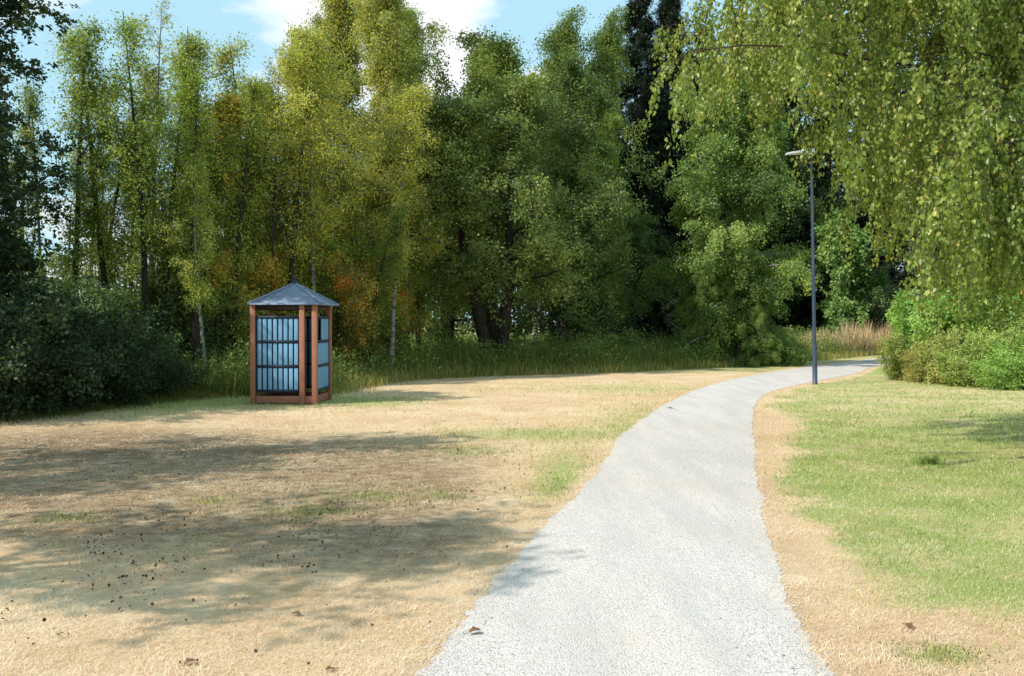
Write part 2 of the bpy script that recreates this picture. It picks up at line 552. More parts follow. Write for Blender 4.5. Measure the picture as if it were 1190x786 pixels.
# short bleached straw
x, y = scatter_view(520000, 4.2, 26)
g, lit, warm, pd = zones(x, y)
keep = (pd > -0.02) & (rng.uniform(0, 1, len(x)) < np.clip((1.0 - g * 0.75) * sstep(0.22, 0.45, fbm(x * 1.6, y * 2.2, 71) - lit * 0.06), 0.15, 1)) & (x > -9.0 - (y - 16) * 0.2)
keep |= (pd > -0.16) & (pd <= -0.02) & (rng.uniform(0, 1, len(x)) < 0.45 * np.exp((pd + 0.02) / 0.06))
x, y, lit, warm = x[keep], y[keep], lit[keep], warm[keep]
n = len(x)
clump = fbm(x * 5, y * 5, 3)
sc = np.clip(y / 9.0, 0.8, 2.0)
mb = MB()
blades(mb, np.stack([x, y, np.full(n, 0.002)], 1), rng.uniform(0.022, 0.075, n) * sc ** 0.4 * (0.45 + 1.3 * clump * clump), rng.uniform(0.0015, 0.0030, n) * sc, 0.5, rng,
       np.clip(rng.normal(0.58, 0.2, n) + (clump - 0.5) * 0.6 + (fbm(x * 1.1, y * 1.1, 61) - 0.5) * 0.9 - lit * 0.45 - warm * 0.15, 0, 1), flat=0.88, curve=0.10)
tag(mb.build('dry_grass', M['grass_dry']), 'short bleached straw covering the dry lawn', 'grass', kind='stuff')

# green lawn blades
x, y = scatter_view(330000, 4.2, 30)
g, lit, warm, pd = zones(x, y)
keep = (pd > 0.0) & (rng.uniform(0, 1, len(x)) < g * (0.25 + fbm(x * 3, y * 3, 9) * 1.1)) & (x > -9.0 - (y - 16) * 0.2)
x, y, g = x[keep], y[keep], g[keep]
n = len(x)
clump = fbm(x * 2.2, y * 2.2, 13)
sc = np.clip(y / 9.0, 0.8, 2.2)
mb = MB()
blades(mb, np.stack([x, y, np.full(n, 0.002)], 1), rng.uniform(0.02, 0.055, n) * sc ** 0.5 * (0.5 + clump), rng.uniform(0.003, 0.006, n) * sc, 0.5, rng,
       np.clip(rng.normal(0.5, 0.2, n) + (0.5 - clump) * 0.9, 0, 1), flat=0.3)
tag(mb.build('lawn_grass', M['grass_lawn']), 'green lawn grass growing through the dry turf', 'grass', kind='stuff')

# loose gravel: on the path and spilling over its edges
x, y = scatter_view(120000, 4.2, 16)
pd = path_dist(x, y)
keep = (pd < 0) & (rng.uniform(0, 1, len(x)) < 0.33) | (pd >= 0) & (pd < 0.45) & (rng.uniform(0, 1, len(x)) < np.exp(-np.maximum(pd, 0) / 0.11) * 0.9)
x, y = x[keep], y[keep]
n = len(x)
oc = np.array([[1, 0, 0], [0, 1, 0], [-1, 0, 0], [0, -1, 0], [0, 0, 0.7], [0, 0, -0.4]], float)
of = np.array([[0, 1, 4], [1, 2, 4], [2, 3, 4], [3, 0, 4]])
sz = rng.uniform(0.0025, 0.006, n) * np.where(rng.uniform(0, 1, n) < 0.03, 2.2, 1.0)
az = rng.uniform(0, 6.28, n)
sv = oc[None] * sz[:, None, None] * rng.uniform(0.7, 1.2, (n, 6, 1))
ca, sa = np.cos(az)[:, None], np.sin(az)[:, None]
sv = np.stack([sv[..., 0] * ca - sv[..., 1] * sa, sv[..., 0] * sa + sv[..., 1] * ca, sv[..., 2]], -1)
zc = np.where(path_dist(x, y) < 0, 0.012, 0.004)
V = sv + np.stack([x, y, zc], 1)[:, None, :]
mb = MB()
mb.add(V.reshape(-1, 3), (of[None] + (np.arange(n) * 6)[:, None, None]).reshape(-1, 3), np.repeat(np.clip(rng.normal(0.5, 0.25, n), 0, 1), 4))
tag(mb.build('loose_gravel', M['pebble']), 'loose grey stones on the path and along its edges', 'gravel', kind='stuff')


# ------------------------------------------------------------------ trees: skeleton + leaves, everything vectorised
def grow(start, dirs, length, S, droop, noise, rng):
    n = len(start)
    length = np.broadcast_to(length, (n,))
    droop = np.broadcast_to(droop, (n,))
    p, d = start.copy(), nrm(dirs)
    pts = [p]
    for s in range(S - 1):
        d = d + rng.normal(0, noise, (n, 3))
        d[:, 2] -= droop / (S - 1)
        d = nrm(d)
        p = p + d * (length / (S - 1))[:, None]
        pts.append(p)
    return np.stack(pts, 1)


def spawn(P, n, t0, t1, ang, ang_sd, up, rng):
    N, S, _ = P.shape
    idx = np.repeat(np.arange(N), n)
    t = t0 + (t1 - t0) * ((np.tile(np.arange(n), N) + rng.uniform(0, 1, N * n)) / n)
    f = np.clip(t, 0, 0.9999) * (S - 1)
    i = f.astype(int)
    fr = (f - i)[:, None]
    pos = P[idx, i] * (1 - fr) + P[idx, i + 1] * fr
    tan = nrm(P[idx, i + 1] - P[idx, i])
    r = rng.normal(0, 1, (N * n, 3))
    perp = nrm(r - (r * tan).sum(1, keepdims=True) * tan)
    a = (ang(t) if callable(ang) else np.full(N * n, ang)) + rng.normal(0, ang_sd, N * n)
    d = np.cos(a)[:, None] * tan + np.sin(a)[:, None] * perp
    d[:, 2] += up
    return pos, nrm(d), t, idx


def tubes(mb, P, rad, k=5):
    """rad (N,S)"""
    N, S, _ = P.shape
    T = np.gradient(P, axis=1)
    T = nrm(T)
    ref = np.where(np.abs(T[..., 2:3]) > 0.9, np.array([1.0, 0, 0]), np.array([0, 0, 1.0]))
    A = nrm(np.cross(T, ref))
    B = np.cross(T, A)
    th = np.arange(k) * 2 * math.pi / k
    V = P[:, :, None, :] + rad[:, :, None, None] * (np.cos(th)[None, None, :, None] * A[:, :, None, :] + np.sin(th)[None, None, :, None] * B[:, :, None, :])
    idx = np.arange(N * S * k).reshape(N, S, k)
    nx = np.roll(idx, -1, axis=2)
    Fq = np.stack([idx[:, :-1], nx[:, :-1], nx[:, 1:], idx[:, 1:]], -1).reshape(-1, 4)
    mb.add(V.reshape(-1, 3), Fq)


def leaves(mb, P, per, size, aspect, hang, rng, tint_base, tint_sd=0.18, spread=0.03, six=False, t0=0.05, upn=0.5, out=None):
    N, S, _ = P.shape
    idx = np.repeat(np.arange(N), per)
    n = len(idx)
    t = rng.uniform(t0, 1.0, n)
    f = np.clip(t, 0, 0.9999) * (S - 1)
    i = f.astype(int)
    fr = (f - i)[:, None]
    pos = P[idx, i] * (1 - fr) + P[idx, i + 1] * fr + rng.normal(0, spread, (n, 3))
    tan = nrm(P[idx, i + 1] - P[idx, i])
    r = nrm(rng.normal(0, 1, (n, 3)))
    ax = tan * 0.5 + r * 0.9
    ax[:, 2] -= hang
    ax = nrm(ax)
    nn = rng.normal(0, 1, (n, 3))
    nn[:, 2] += upn
    if out is not None:
        nn += out[idx]
    sd = nrm(np.cross(ax, nn))
    up = np.cross(sd, ax)
    L = size * rng.uniform(0.65, 1.3, n)[:, None]
    Wd = L * aspect * rng.uniform(0.85, 1.15, n)[:, None]
    tint = np.clip(tint_base[idx] + rng.normal(0, tint_sd, n), 0, 1)
    if six:
        V = np.stack([pos, pos + ax * L * 0.28 + sd * Wd * 0.5 + up * L * 0.08, pos + ax * L * 0.66 + sd * Wd * 0.34 + up * L * 0.06, pos + ax * L - up * L * 0.06,
                      pos + ax * L * 0.66 - sd * Wd * 0.34 + up * L * 0.06, pos + ax * L * 0.28 - sd * Wd * 0.5 + up * L * 0.08], 1)
        b = np.arange(n) * 6
        Fq = np.concatenate([np.stack([b, b + 1, b + 2, b + 3], 1), np.stack([b, b + 3, b + 4, b + 5], 1)])
        mb.add(V.reshape(-1, 3), Fq, np.concatenate([tint, tint]))
    else:
        V = np.stack([pos, pos + ax * L * 0.42 + sd * Wd * 0.5 + up * L * 0.08, pos + ax * L, pos + ax * L * 0.42 - sd * Wd * 0.5 + up * L * 0.08], 1)
        b = np.arange(n) * 4
        mb.add(V.reshape(-1, 3), np.stack([b, b + 1, b + 2, b + 3], 1), tint)


def tree_meshes(name, seed, H, r0, nl, crown_lo, limb_len, prof, ang, nb, lb, nt, lt, per, size, leaf, bark, aspect=0.75, hang=0.5, stems=1, splay=0.0,
                limb_up=0.1, limb_droop=0.3, br_up=0.1, br_droop=0.4, tw_up=0.0, tw_droop=0.6, trunk_noise=0.03, tint=(0.5, 0.16), top=0.97, wood_twigs=False,
                spread=0.03, bend=0.0, six=False, limb_noise=0.1, br_t0=0.2, upn=0.5, gap=0.0, zfrac_tint=0.0):
    rng = np.random.default_rng(seed)
    az = np.arange(stems) * 2 * math.pi / max(stems, 1) + rng.uniform(0, 6.28)
    sp = splay * rng.uniform(0.6, 1.2, stems)
    d0 = np.stack([np.cos(az) * sp, np.sin(az) * sp, np.ones(stems)], 1)
    st = np.stack([np.cos(az) * 0.12 * (stems > 1), np.sin(az) * 0.12 * (stems > 1), np.full(stems, -0.06)], 1)
    P0 = grow(st, d0, H * rng.uniform(0.62, 1.0, stems) if stems > 1 else H, 16, -0.25 * (splay > 0) + bend, trunk_noise, rng)
    wood, crown = MB(), MB()
    tt = np.linspace(0, 1, 16)
    rr = r0 * ((1 - tt) ** 0.85 * 0.94 + 0.05) + r0 * 0.55 * np.exp(-tt * 22)
    tubes(wood, P0, np.repeat(rr[None], stems, 0), 9)
    pos, d, t, idx = spawn(P0, max(1, nl // stems), crown_lo, top, ang, 0.16, limb_up, rng)
    u = (t - crown_lo) / (1 - crown_lo)
    L1 = limb_len * prof(u) * rng.uniform(0.55, 1.35, len(t))
    if gap:
        L1 *= np.where(rng.uniform(0, 1, len(t)) < gap, 0.35, 1.0)
    P1 = grow(pos, d, L1, 8, limb_droop, limb_noise, rng)
    r1 = np.interp(t, tt, rr) * 0.42
    r1 = np.minimum(r1, L1 * 0.022)
    tubes(wood, P1, r1[:, None] * np.linspace(1, 0.25, 8)[None], 5)
    pos, d, t2, idx2 = spawn(P1, nb, br_t0, 1.0, 0.85, 0.25, br_up, rng)
    L2 = np.clip(L1[idx2] * lb * (1.1 - 0.6 * t2), 0.18, None) * rng.uniform(0.6, 1.25, len(t2))
    P2 = grow(pos, d, L2, 6, br_droop, 0.13, rng)
    tubes(wood, P2, np.minimum(r1[idx2] * 0.4, L2 * 0.014)[:, None] * np.linspace(1, 0.3, 6)[None], 4)
    pos, d, t3, idx3 = spawn(P2, nt, 0.1, 1.0, 0.8, 0.3, tw_up, rng)
    L3 = lt * rng.uniform(0.5, 1.4, len(t3))
    P3 = grow(pos, d, L3, 5, tw_droop, 0.12, rng)
    if wood_twigs:
        tubes(wood, P3, np.full((len(P3), 5), 0.0035) * np.linspace(1, 0.4, 5)[None], 3)
    limb_t = rng.normal(0, tint[1], len(P1))
    br_t = rng.normal(0, tint[1] * 0.8, len(P2))
    tb = tint[0] + limb_t[idx2][idx3] + br_t[idx3] + zfrac_tint * (P3[:, 0, 2] / H - 0.5)
    if per:
        c0 = np.array([P3[..., 0].mean(), P3[..., 1].mean(), H * 0.42])
        outv = nrm((P3[:, 2] - c0) * np.array([1, 1, 0.6])) * 1.1
        leaves(crown, P3, per, size, aspect, hang, rng, tb, six=six, spread=spread, upn=upn, out=outv)
    return dict(name=name, wood=wood, crown=crown, leaf=leaf, bark=bark, H=H, seed=seed)


PROTO = {}


def proto(key, spec):
    PROTO[key] = spec


def place_tree(key, name, px, d, h, label, cat='tree', rz=None, hue=(1, 1, 1), sx=1.0, group=None, xy=None, tilt=0.0):
    """a thing of its own: an Empty at the foot, a trunk and a crown"""
    sp = PROTO[key]
    X, Y = xy if xy is not None else at(px, d)
    s = h / sp['H']
    r = empty(name, (X, Y, 0), rz if rz is not None else (px * 0.37 + d * 1.3) % 6.28, (s * sx, s * sx, s))
    r.rotation_euler[1] = tilt
    tag(r, label, cat, group)
    wn = 'stems' if cat in ('shrub', 'weed') else 'trunk'
    cn = 'foliage' if cat in ('shrub', 'weed') else 'crown'
    if 'o' not in sp:
        w = sp['wood'].build(wn, M[sp['bark']], r, smooth=True)
        c = sp['crown'].build(cn, M[sp['leaf']], r) if sp['crown'].n else None
        sp['o'] = (w, c)
        del sp['wood'], sp['crown']
    else:
        w, c = sp['o']
        w = w.copy()
        w.name = wn
        COL.objects.link(w)
        w.parent = r
        if c is not None:
            c = c.copy()
            c.name = cn
            COL.objects.link(c)
            c.parent = r
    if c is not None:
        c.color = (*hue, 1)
    return r


P_round = lambda u: np.sin(np.clip(u, 0, 1) * math.pi * 0.88 + 0.30) ** 0.8
P_cone = lambda u: (1.0 - u) ** 0.8 + 0.06
P_birch = lambda u: np.interp(u, [0, 0.15, 0.4, 0.8, 1.0], [0.55, 0.9, 1.0, 0.6, 0.22])
P_full = lambda u: np.interp(u, [0, 0.1, 0.45, 0.8, 1.0], [0.8, 1.0, 0.95, 0.62, 0.25])
A_wide = lambda t: np.interp(t, [0, 0.4, 1.0], [1.25, 1.05, 0.45])
A_up = lambda t: np.interp(t, [0, 0.5, 1.0], [0.95, 0.75, 0.4])
A_str = lambda t: np.interp(t, [0, 0.5, 1.0], [0.80, 0.55, 0.30])
A_flat = lambda t: np.interp(t, [0, 0.5, 1.0], [1.75, 1.55, 1.0])

proto('alder', tree_meshes('alder', 1, 11.5, 0.21, 72, 0.27, 2.5, P_full, A_wide, 9, 0.48, 9, 0.42, 18, 0.078, 'leaf_alder', 'bark_dark', stems=3, splay=0.20, hang=0.25, tint=(0.50, 0.12), gap=0.2, spread=0.09))
proto('alder_b', tree_meshes('alder_b', 2, 10.0, 0.17, 52, 0.08, 2.6, P_full, A_wide, 9, 0.48, 9, 0.42, 18, 0.082, 'leaf_alder', 'bark_dark', hang=0.25, tint=(0.46, 0.13), gap=0.25, spread=0.09))
proto('olive', tree_meshes('olive', 3, 13.0, 0.11, 64, 0.14, 2.3, P_birch, A_str, 8, 0.42, 12, 0.5, 17, 0.062, 'leaf_olive', 'bark_birch', hang=0.8, tw_droop=1.5, br_droop=0.8, tint=(0.42, 0.12), gap=0.25, wood_twigs=True, spread=0.08, limb_noise=0.14))
proto('olive_b', tree_meshes('olive_b', 4, 12.0, 0.09, 60, 0.14, 2.0, P_birch, A_str, 7, 0.42, 11, 0.5, 17, 0.062, 'leaf_olive', 'bark_grey', hang=0.8, tw_droop=1.2, br_droop=0.6, tint=(0.42, 0.14), gap=0.3, wood_twigs=True, spread=0.09, limb_noise=0.14))
proto('birch', tree_meshes('birch', 5, 14.5, 0.13, 60, 0.2, 2.3, P_birch, A_up, 8, 0.48, 9, 0.6, 13, 0.08, 'leaf_birch', 'bark_birch', hang=0.7, tw_droop=1.5, br_droop=0.7, tint=(0.35, 0.12), gap=0.3, spread=0.09))
proto('weeping', tree_meshes('weeping', 6, 11.0, 0.13, 84, 0.04, 2.5, lambda u: np.interp(u, [0, 0.1, 0.45, 0.8, 1.0], [0.8, 1.0, 0.9, 0.7, 0.3]), A_wide, 9, 0.45, 10, 0.55, 26, 0.082, 'leaf_birch', 'bark_birch', hang=0.8, limb_droop=0.9,
                             br_droop=0.9, tw_droop=2.0, tint=(0.42, 0.12), gap=0.2, spread=0.08, br_t0=0.08))
proto('thin', tree_meshes('thin', 7, 9.0, 0.10, 34, 0.24, 1.1, P_birch, A_up, 6, 0.5, 7, 0.38, 6, 0.068, 'leaf_birch', 'bark_dark', hang=0.4, tint=(0.40, 0.12), gap=0.3, wood_twigs=True, trunk_noise=0.035, spread=0.08))
proto('thin_b', tree_meshes('thin_b', 8, 8.6, 0.070, 34, 0.14, 1.0, P_birch, A_up, 6, 0.5, 7, 0.4, 7, 0.068, 'leaf_birch', 'bark_grey', hang=0.4, tint=(0.42, 0.12), gap=0.3, wood_twigs=True, trunk_noise=0.04, spread=0.08))
proto('pole', tree_meshes('pole', 31, 9.6, 0.105, 30, 0.34, 0.95, P_birch, lambda t: 0.75 + 0 * t, 6, 0.5, 6, 0.40, 6, 0.066, 'leaf_birch', 'bark_dark', hang=0.4, tint=(0.42, 0.13), gap=0.35, wood_twigs=True, trunk_noise=0.022, spread=0.09))
proto('pole_pale', tree_meshes('pole_pale', 32, 9.6, 0.085, 34, 0.34, 1.1, P_birch, lambda t: 0.75 + 0 * t, 6, 0.5, 7, 0.42, 9, 0.064, 'leaf_olive', 'bark_birch', hang=0.6, tint=(0.42, 0.13), gap=0.35, wood_twigs=True, trunk_noise=0.03, spread=0.09))
proto('bare', tree_meshes('bare', 9, 11.0, 0.075, 34, 0.30, 1.2, P_birch, lambda t: 0.62 + 0 * t, 6, 0.45, 4, 0.3, 2, 0.075, 'leaf_olive', 'bark_grey', hang=0.4, tint=(0.45, 0.15), wood_twigs=True, limb_droop=-0.2, trunk_noise=0.02))
proto('rowan', tree_meshes('rowan', 10, 4.6, 0.04, 26, 0.14, 1.15, P_round, A_up, 7, 0.5, 7, 0.35, 10, 0.072, 'leaf_autumn', 'bark_grey', aspect=0.55, hang=0.4, tint=(0.31, 0.17), stems=2, splay=0.2, gap=0.3, spread=0.08))
proto('rowan_tall', tree_meshes('rowan_tall', 11, 8.6, 0.075, 48, 0.10, 1.3, P_birch, A_up, 7, 0.48, 9, 0.42, 12, 0.068, 'leaf_autumn', 'bark_dark', hang=0.4, tint=(0.36, 0.13), gap=0.3, spread=0.09))
proto('spruce', tree_meshes('spruce', 12, 17.5, 0.20, 150, 0.06, 2.5, P_cone, A_flat, 10, 0.34, 7, 0.32, 16, 0.10, 'needle', 'bark_dark', aspect=0.28, hang=0.3, limb_droop=0.25, br_droop=0.8, tw_droop=1.2, limb_noise=0.04,
                            trunk_noise=0.006, tint=(0.5, 0.15), top=0.995, spread=0.02))
proto('dark', tree_meshes('dark', 13, 10.0, 0.15, 64, 0.16, 2.4, P_full, A_wide, 8, 0.48, 9, 0.45, 30, 0.075, 'leaf_dark', 'bark_dark', hang=0.3, tint=(0.45, 0.16), gap=0.25))
proto('shade', tree_meshes('shade', 14, 10.0, 0.15, 38, 0.24, 2.7, P_full, A_wide, 8, 0.45, 7, 0.45, 11, 0.09, 'leaf_alder', 'bark_dark', hang=0.3, tint=(0.45, 0.16), gap=0.45))
proto('maple', tree_meshes('maple', 15, 6.0, 0.06, 40, 0.04, 1.7, P_round, A_wide, 7, 0.48, 6, 0.4, 13, 0.12, 'leaf_shrub', 'bark_grey', aspect=0.95, hang=0.3, tint=(0.5, 0.12), gap=0.25, limb_up=0.0, upn=1.2, stems=3, splay=0.2, spread=0.06))
proto('bush', tree_meshes('bush', 16, 2.4, 0.022, 50, 0.08, 1.1, P_round, A_up, 6, 0.5, 5, 0.34, 11, 0.075, 'leaf_dark', 'bark_dark', stems=9, splay=0.55, hang=0.2, tint=(0.5, 0.18), spread=0.07, gap=0.35))
proto('bush_b', tree_meshes('bush_b', 17, 2.6, 0.022, 46, 0.08, 1.15, P_round, A_up, 6, 0.5, 5, 0.34, 11, 0.09, 'leaf_dark', 'bark_dark', stems=8, splay=0.5, hang=0.4, aspect=0.5, tint=(0.5, 0.2), spread=0.07, gap=0.35))
proto('shrub', tree_meshes('shrub', 18, 2.3, 0.018, 60, 0.08, 0.85, P_round, A_up, 6, 0.5, 6, 0.28, 13, 0.08, 'leaf_shrub', 'bark_brown', stems=10, splay=0.55, hang=0.2, tint=(0.5, 0.15), spread=0.06, gap=0.3))
proto('weed', tree_meshes('weed', 19, 1.15, 0.006, 78, 0.06, 0.30, P_full, A_up, 4, 0.6, 4, 0.16, 10, 0.06, 'leaf_weed', 'bark_brown', stems=26, splay=0.42, hang=0.3, aspect=0.36, tint=(0.38, 0.17), spread=0.04, gap=0.3))
proto('understory', tree_meshes('understory', 20, 3.4, 0.026, 48, 0.06, 1.1, P_round, A_up, 7, 0.5, 6, 0.34, 12, 0.075, 'leaf_alder', 'bark_dark', stems=5, splay=0.35, hang=0.3, tint=(0.5, 0.15), spread=0.08, gap=0.35))

T = place_tree
# --- left, beside the camera: the trees whose crowns shade the field
T('shade', 'broadleaf_tree', 0, 0, 9.2, 'leafy tree left of the view whose crown shades the near field', xy=(-8.95, 4.4), rz=0.3)
T('shade', 'broadleaf_tree', 0, 0, 8.6, 'leafy tree left of the view, shading the left side of the field', xy=(-10.9, 6.4), rz=3.3)
T('shade', 'broadleaf_tree', 0, 0, 9.0, 'narrower leafy tree left of the view shading the middle of the field', xy=(-10.0, 9.2), rz=2.1, sx=0.9)
T('shade', 'broadleaf_tree', 0, 0, 10.5, 'tall leafy tree behind the left dark bushes, outside the left edge', xy=(-13.2, 14.8), rz=4.0)
T('dark', 'broadleaf_tree', -66, 17.6, 10.0, 'tree coloured dark as if backlit, hanging into the upper left corner', rz=1.2, sx=1.15)
T('dark', 'broadleaf_tree', -30, 23, 8.5, 'dark tree low behind the left bushes at the left edge', rz=3.2, sx=0.7)
# --- the thin stems on the left, against the sky
T('thin', 'slim_tree', 22, 26, 8.6, 'slim dark stem nearest the left edge, under the dark crown', sx=0.9)
T('thin', 'slim_tree', 86, 25, 9.1, 'straightest dark trunk among the thin trees on the left, above the dark bushes', hue=(1.1, 1.1, 1.0))
T('thin_b', 'slim_tree', 106, 27, 8.4, 'left one of a close pair of thin stems above the dark bushes', hue=(1.15, 1.1, 1.0))
T('thin', 'slim_tree', 117, 27.6, 8.0, 'right one of a close pair of thin stems above the dark bushes', rz=2.0, hue=(1.15, 1.15, 1.0))
T('thin_b', 'slim_tree', 154, 28, 9.2, 'thin grey tree with sparse pale leaves left of the tall bare top', hue=(1.2, 1.1, 1.0))
T('bare', 'slim_tree', 182, 26, 10.2, 'tall nearly bare tree with twigs rising above the left wood')
T('thin', 'slim_tree', 200, 29, 8.2, 'thin leafy tree just right of the tall bare tree', rz=4.0, sx=1.2)
T('rowan_tall', 'autumn_tree', 236, 26.5, 7.9, 'tree turning yellow and orange left of the kiosk')
T('thin_b', 'slim_tree', 262, 31, 9.3, 'slim olive tree between the orange tree and the dark straight trunk', sx=1.3, hue=(1.2, 1.1, 0.9))
T('olive_b', 'birch_tree', 290, 33, 9.9, 'pale olive tree standing behind the kiosk roof', hue=(0.9, 1.0, 1.0))
T('bare', 'slim_tree', 321, 28, 9.6, 'dark straight trunk with a twiggy bare top rising behind the kiosk', rz=1.0)
for px, d_, h_, key, hue, lab in ((172, 30, 7.2, 'thin_b', (1, 1, 0.9), 'short slim tree left of the bare tree foot'),
                              (216, 25.5, 6.8, 'thin', (1, 1, 0.9), 'slim dark stem left of the orange tree'), (248, 28.5, 8.2, 'thin', (1.1, 1.05, 0.8), 'slim stem right of the orange tree'),
                              (278, 27, 6.9, 'thin_b', (1.1, 1.0, 0.8), 'slim grey sapling behind the kiosk left post'), (308, 31, 9.0, 'thin', (1.2, 1.1, 0.8), 'slim olive tree left of the dark trunk above the kiosk'),
                              (344, 29.5, 8.6, 'thin_b', (1.25, 1.1, 0.8), 'slim olive tree right above the kiosk finial'), (380, 30, 7.4, 'thin', (1.2, 1.05, 0.8), 'slim tree standing behind the kiosk right post'),
                              (412, 29.5, 6.6, 'thin_b', (1.25, 1.05, 0.8), 'slim stem between kiosk and pale birch stem'), (430, 28.8, 5.2, 'thin', (1.0, 1.0, 0.8), 'short slim stem close left of the pale birch stem')):
    T(key, 'slim_tree', px, d_, h_, lab, hue=hue, sx=1.15, group='slim young trees around the kiosk')
for px, d_, h_, key, hue, lab in ((128, 25.0, 9.4, 'pole', (1.2, 1.15, 1), 'dark pole stem standing right of the close pair'),
                              (168, 24.2, 9.2, 'pole', (1.1, 1.1, 0.9), 'pole stem between the sparse grey tree and the tall bare one'), (190, 24.8, 8.7, 'pole', (1.1, 1.1, 0.9), 'pole stem close right of the tall bare tree'),
                              (208, 28.0, 10.0, 'pole', (1.2, 1.1, 0.8), 'tall pole stem two steps right of the bare tree'), (228, 24.4, 8.2, 'pole', (1.1, 1.1, 0.8), 'dark pole stem in front of the orange tree'),
                              (254, 27.5, 9.8, 'pole', (1.3, 1.15, 0.8), 'tall pole stem behind the orange tree'), (272, 25.6, 8.4, 'pole', (1.2, 1.1, 0.8), 'pole stem left of the kiosk roof'),
                              (300, 29.0, 10.2, 'pole', (1.3, 1.1, 0.8), 'tall pole stem over the kiosk left eave'), (334, 27.0, 9.6, 'pole', (1.3, 1.1, 0.8), 'pole stem over the kiosk roof tip'),
                              (366, 28.0, 9.4, 'pole_pale', (1.0, 1.0, 0.9), 'pale pole stem over the kiosk right eave'), (394, 29.5, 10.4, 'pole_pale', (1.0, 1.0, 0.9), 'tall pale pole stem right of the kiosk'),
                              (454, 29.2, 9.2, 'pole_pale', (1.0, 1.0, 0.9), 'pale crooked birch stem showing in front of the yellow crowns'), (238, 24.0, 6.0, 'pole_pale', (0.9, 1.0, 0.9), 'short pale birch stem left of the kiosk')):
    T(key, 'slim_tree', px, d_, h_, lab, hue=tuple(1.2 * c for c in hue), group='slender stems along the left wood edge')
# --- the yellowing birches
T('olive_b', 'birch_tree', 356, 34, 12.0, 'leftmost of the tall yellowing birches, right of the bare top', hue=(1.0, 1.0, 1.0))
T('olive', 'birch_tree', 404, 36, 14.6, 'tall yellowing birch in the middle of the yellow group', rz=0.5)
T('olive', 'birch_tree', 447, 31.5, 13.6, 'yellowing birch with a pale stem showing, left of the alder', rz=2.7, hue=(1.0, 1.02, 1.0))
T('olive_b', 'birch_tree', 488, 37, 13.0, 'rightmost yellow green birch touching the alder crown', hue=(0.8, 1.0, 0.9))
# --- the alders in the middle
T('alder', 'alder_tree', 574, 34, 12.4, 'large many stemmed green alder in the middle of the tree line', rz=0.6, sx=1.12)
T('alder_b', 'alder_tree', 520, 41, 13.0, 'green alder behind the left side of the many stemmed alder')
T('alder_b', 'alder_tree', 652, 38, 11.6, 'dense green alder right of the many stemmed alder', rz=2.2, hue=(0.85, 0.92, 0.95))
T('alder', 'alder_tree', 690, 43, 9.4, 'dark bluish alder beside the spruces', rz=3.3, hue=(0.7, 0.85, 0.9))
T('birch', 'birch_tree', 622, 47, 16.4, 'tall green birch whose top stands above the alders')
T('birch', 'birch_tree', 676, 49, 16.8, 'tall loose birch with sky showing through, left of the spruces', rz=2.0)
T('birch', 'birch_tree', 556, 52, 15.0, 'birch top showing behind the large alder', rz=4.0)
T('olive', 'birch_tree', 704, 42, 11.0, 'olive birch in front of the spruces', rz=1.4, hue=(0.72, 0.95, 0.9), sx=1.0)
# --- spruces
for px, d_, h_, lab in ((738, 53, 19.4, 'left dark spruce of the pair breaking the skyline'), (774, 52, 19.2, 'tallest dark spruce, just left of the weeping birches'),
                        (796, 51, 15.5, 'lower dark spruce standing right of the tallest spruce'), (758, 50.5, 13.5, 'low dark spruce between the two skyline spruces'), (718, 51, 13.0, 'low dark spruce left of the skyline pair'), (820, 56, 18.5, 'dark spruce behind the pale weeping birch'), (905, 58, 19.5, 'dark spruce behind the street lamp head'),
                        (962, 59, 20.0, 'dark spruce right of the lamp pole'), (1022, 60, 19.0, 'dark spruce above the end of the path'),
                        (1085, 52, 17.0, 'dark spruce behind the near birch curtain'), (1160, 52, 18.0, 'rightmost dark spruce behind the near birch curtain'),
                        (868, 60, 20, 'dark spruce deep in the shade between weeping birch and lamp')):
    T('spruce', 'spruce_tree', px, d_, h_, lab, hue=(1, 1, 1), sx=1.25)
# --- right of the middle
T('weeping', 'birch_tree', 862, 39.0, 11.6, 'pale green weeping birch with branches down to the tall grass', rz=0.4, sx=1.12, hue=(0.88, 1.0, 1.05))
T('weeping', 'birch_tree', 822, 38.6, 4.8, 'young weeping birch forming the low left skirt below the pale weeping birch', rz=1.9, sx=1.0, hue=(0.95, 1.05, 1.05))
T('weeping', 'birch_tree', 872, 38.2, 4.2, 'young weeping birch at the right foot of the pale weeping birch', rz=3.9, sx=1.1, hue=(0.8, 0.92, 0.92))
T('weeping', 'birch_tree', 905, 57, 13.5, 'shaded weeping birch behind the lamp pole', rz=2.4, hue=(0.3, 0.36, 0.36))  # crown hue cut low, deep shade painted into the leaves
T('maple', 'maple_tree', 982, 54.5, 8.6, 'small maple with pale sunlit leaves right of the lamp pole', rz=0.2, hue=(0.9, 1.0, 1.0), sx=0.85)
T('maple', 'maple_tree', 1008, 55.5, 5.4, 'low maple behind the dry reeds at the path end', rz=2.0, hue=(0.75, 0.95, 1.0))
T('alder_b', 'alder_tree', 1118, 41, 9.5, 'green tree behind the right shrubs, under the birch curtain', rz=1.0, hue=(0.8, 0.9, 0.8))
T('alder_b', 'alder_tree', 1190, 34, 9.0, 'green tree at the right edge behind the shrubs', rz=4.0, hue=(0.9, 1.0, 0.85))

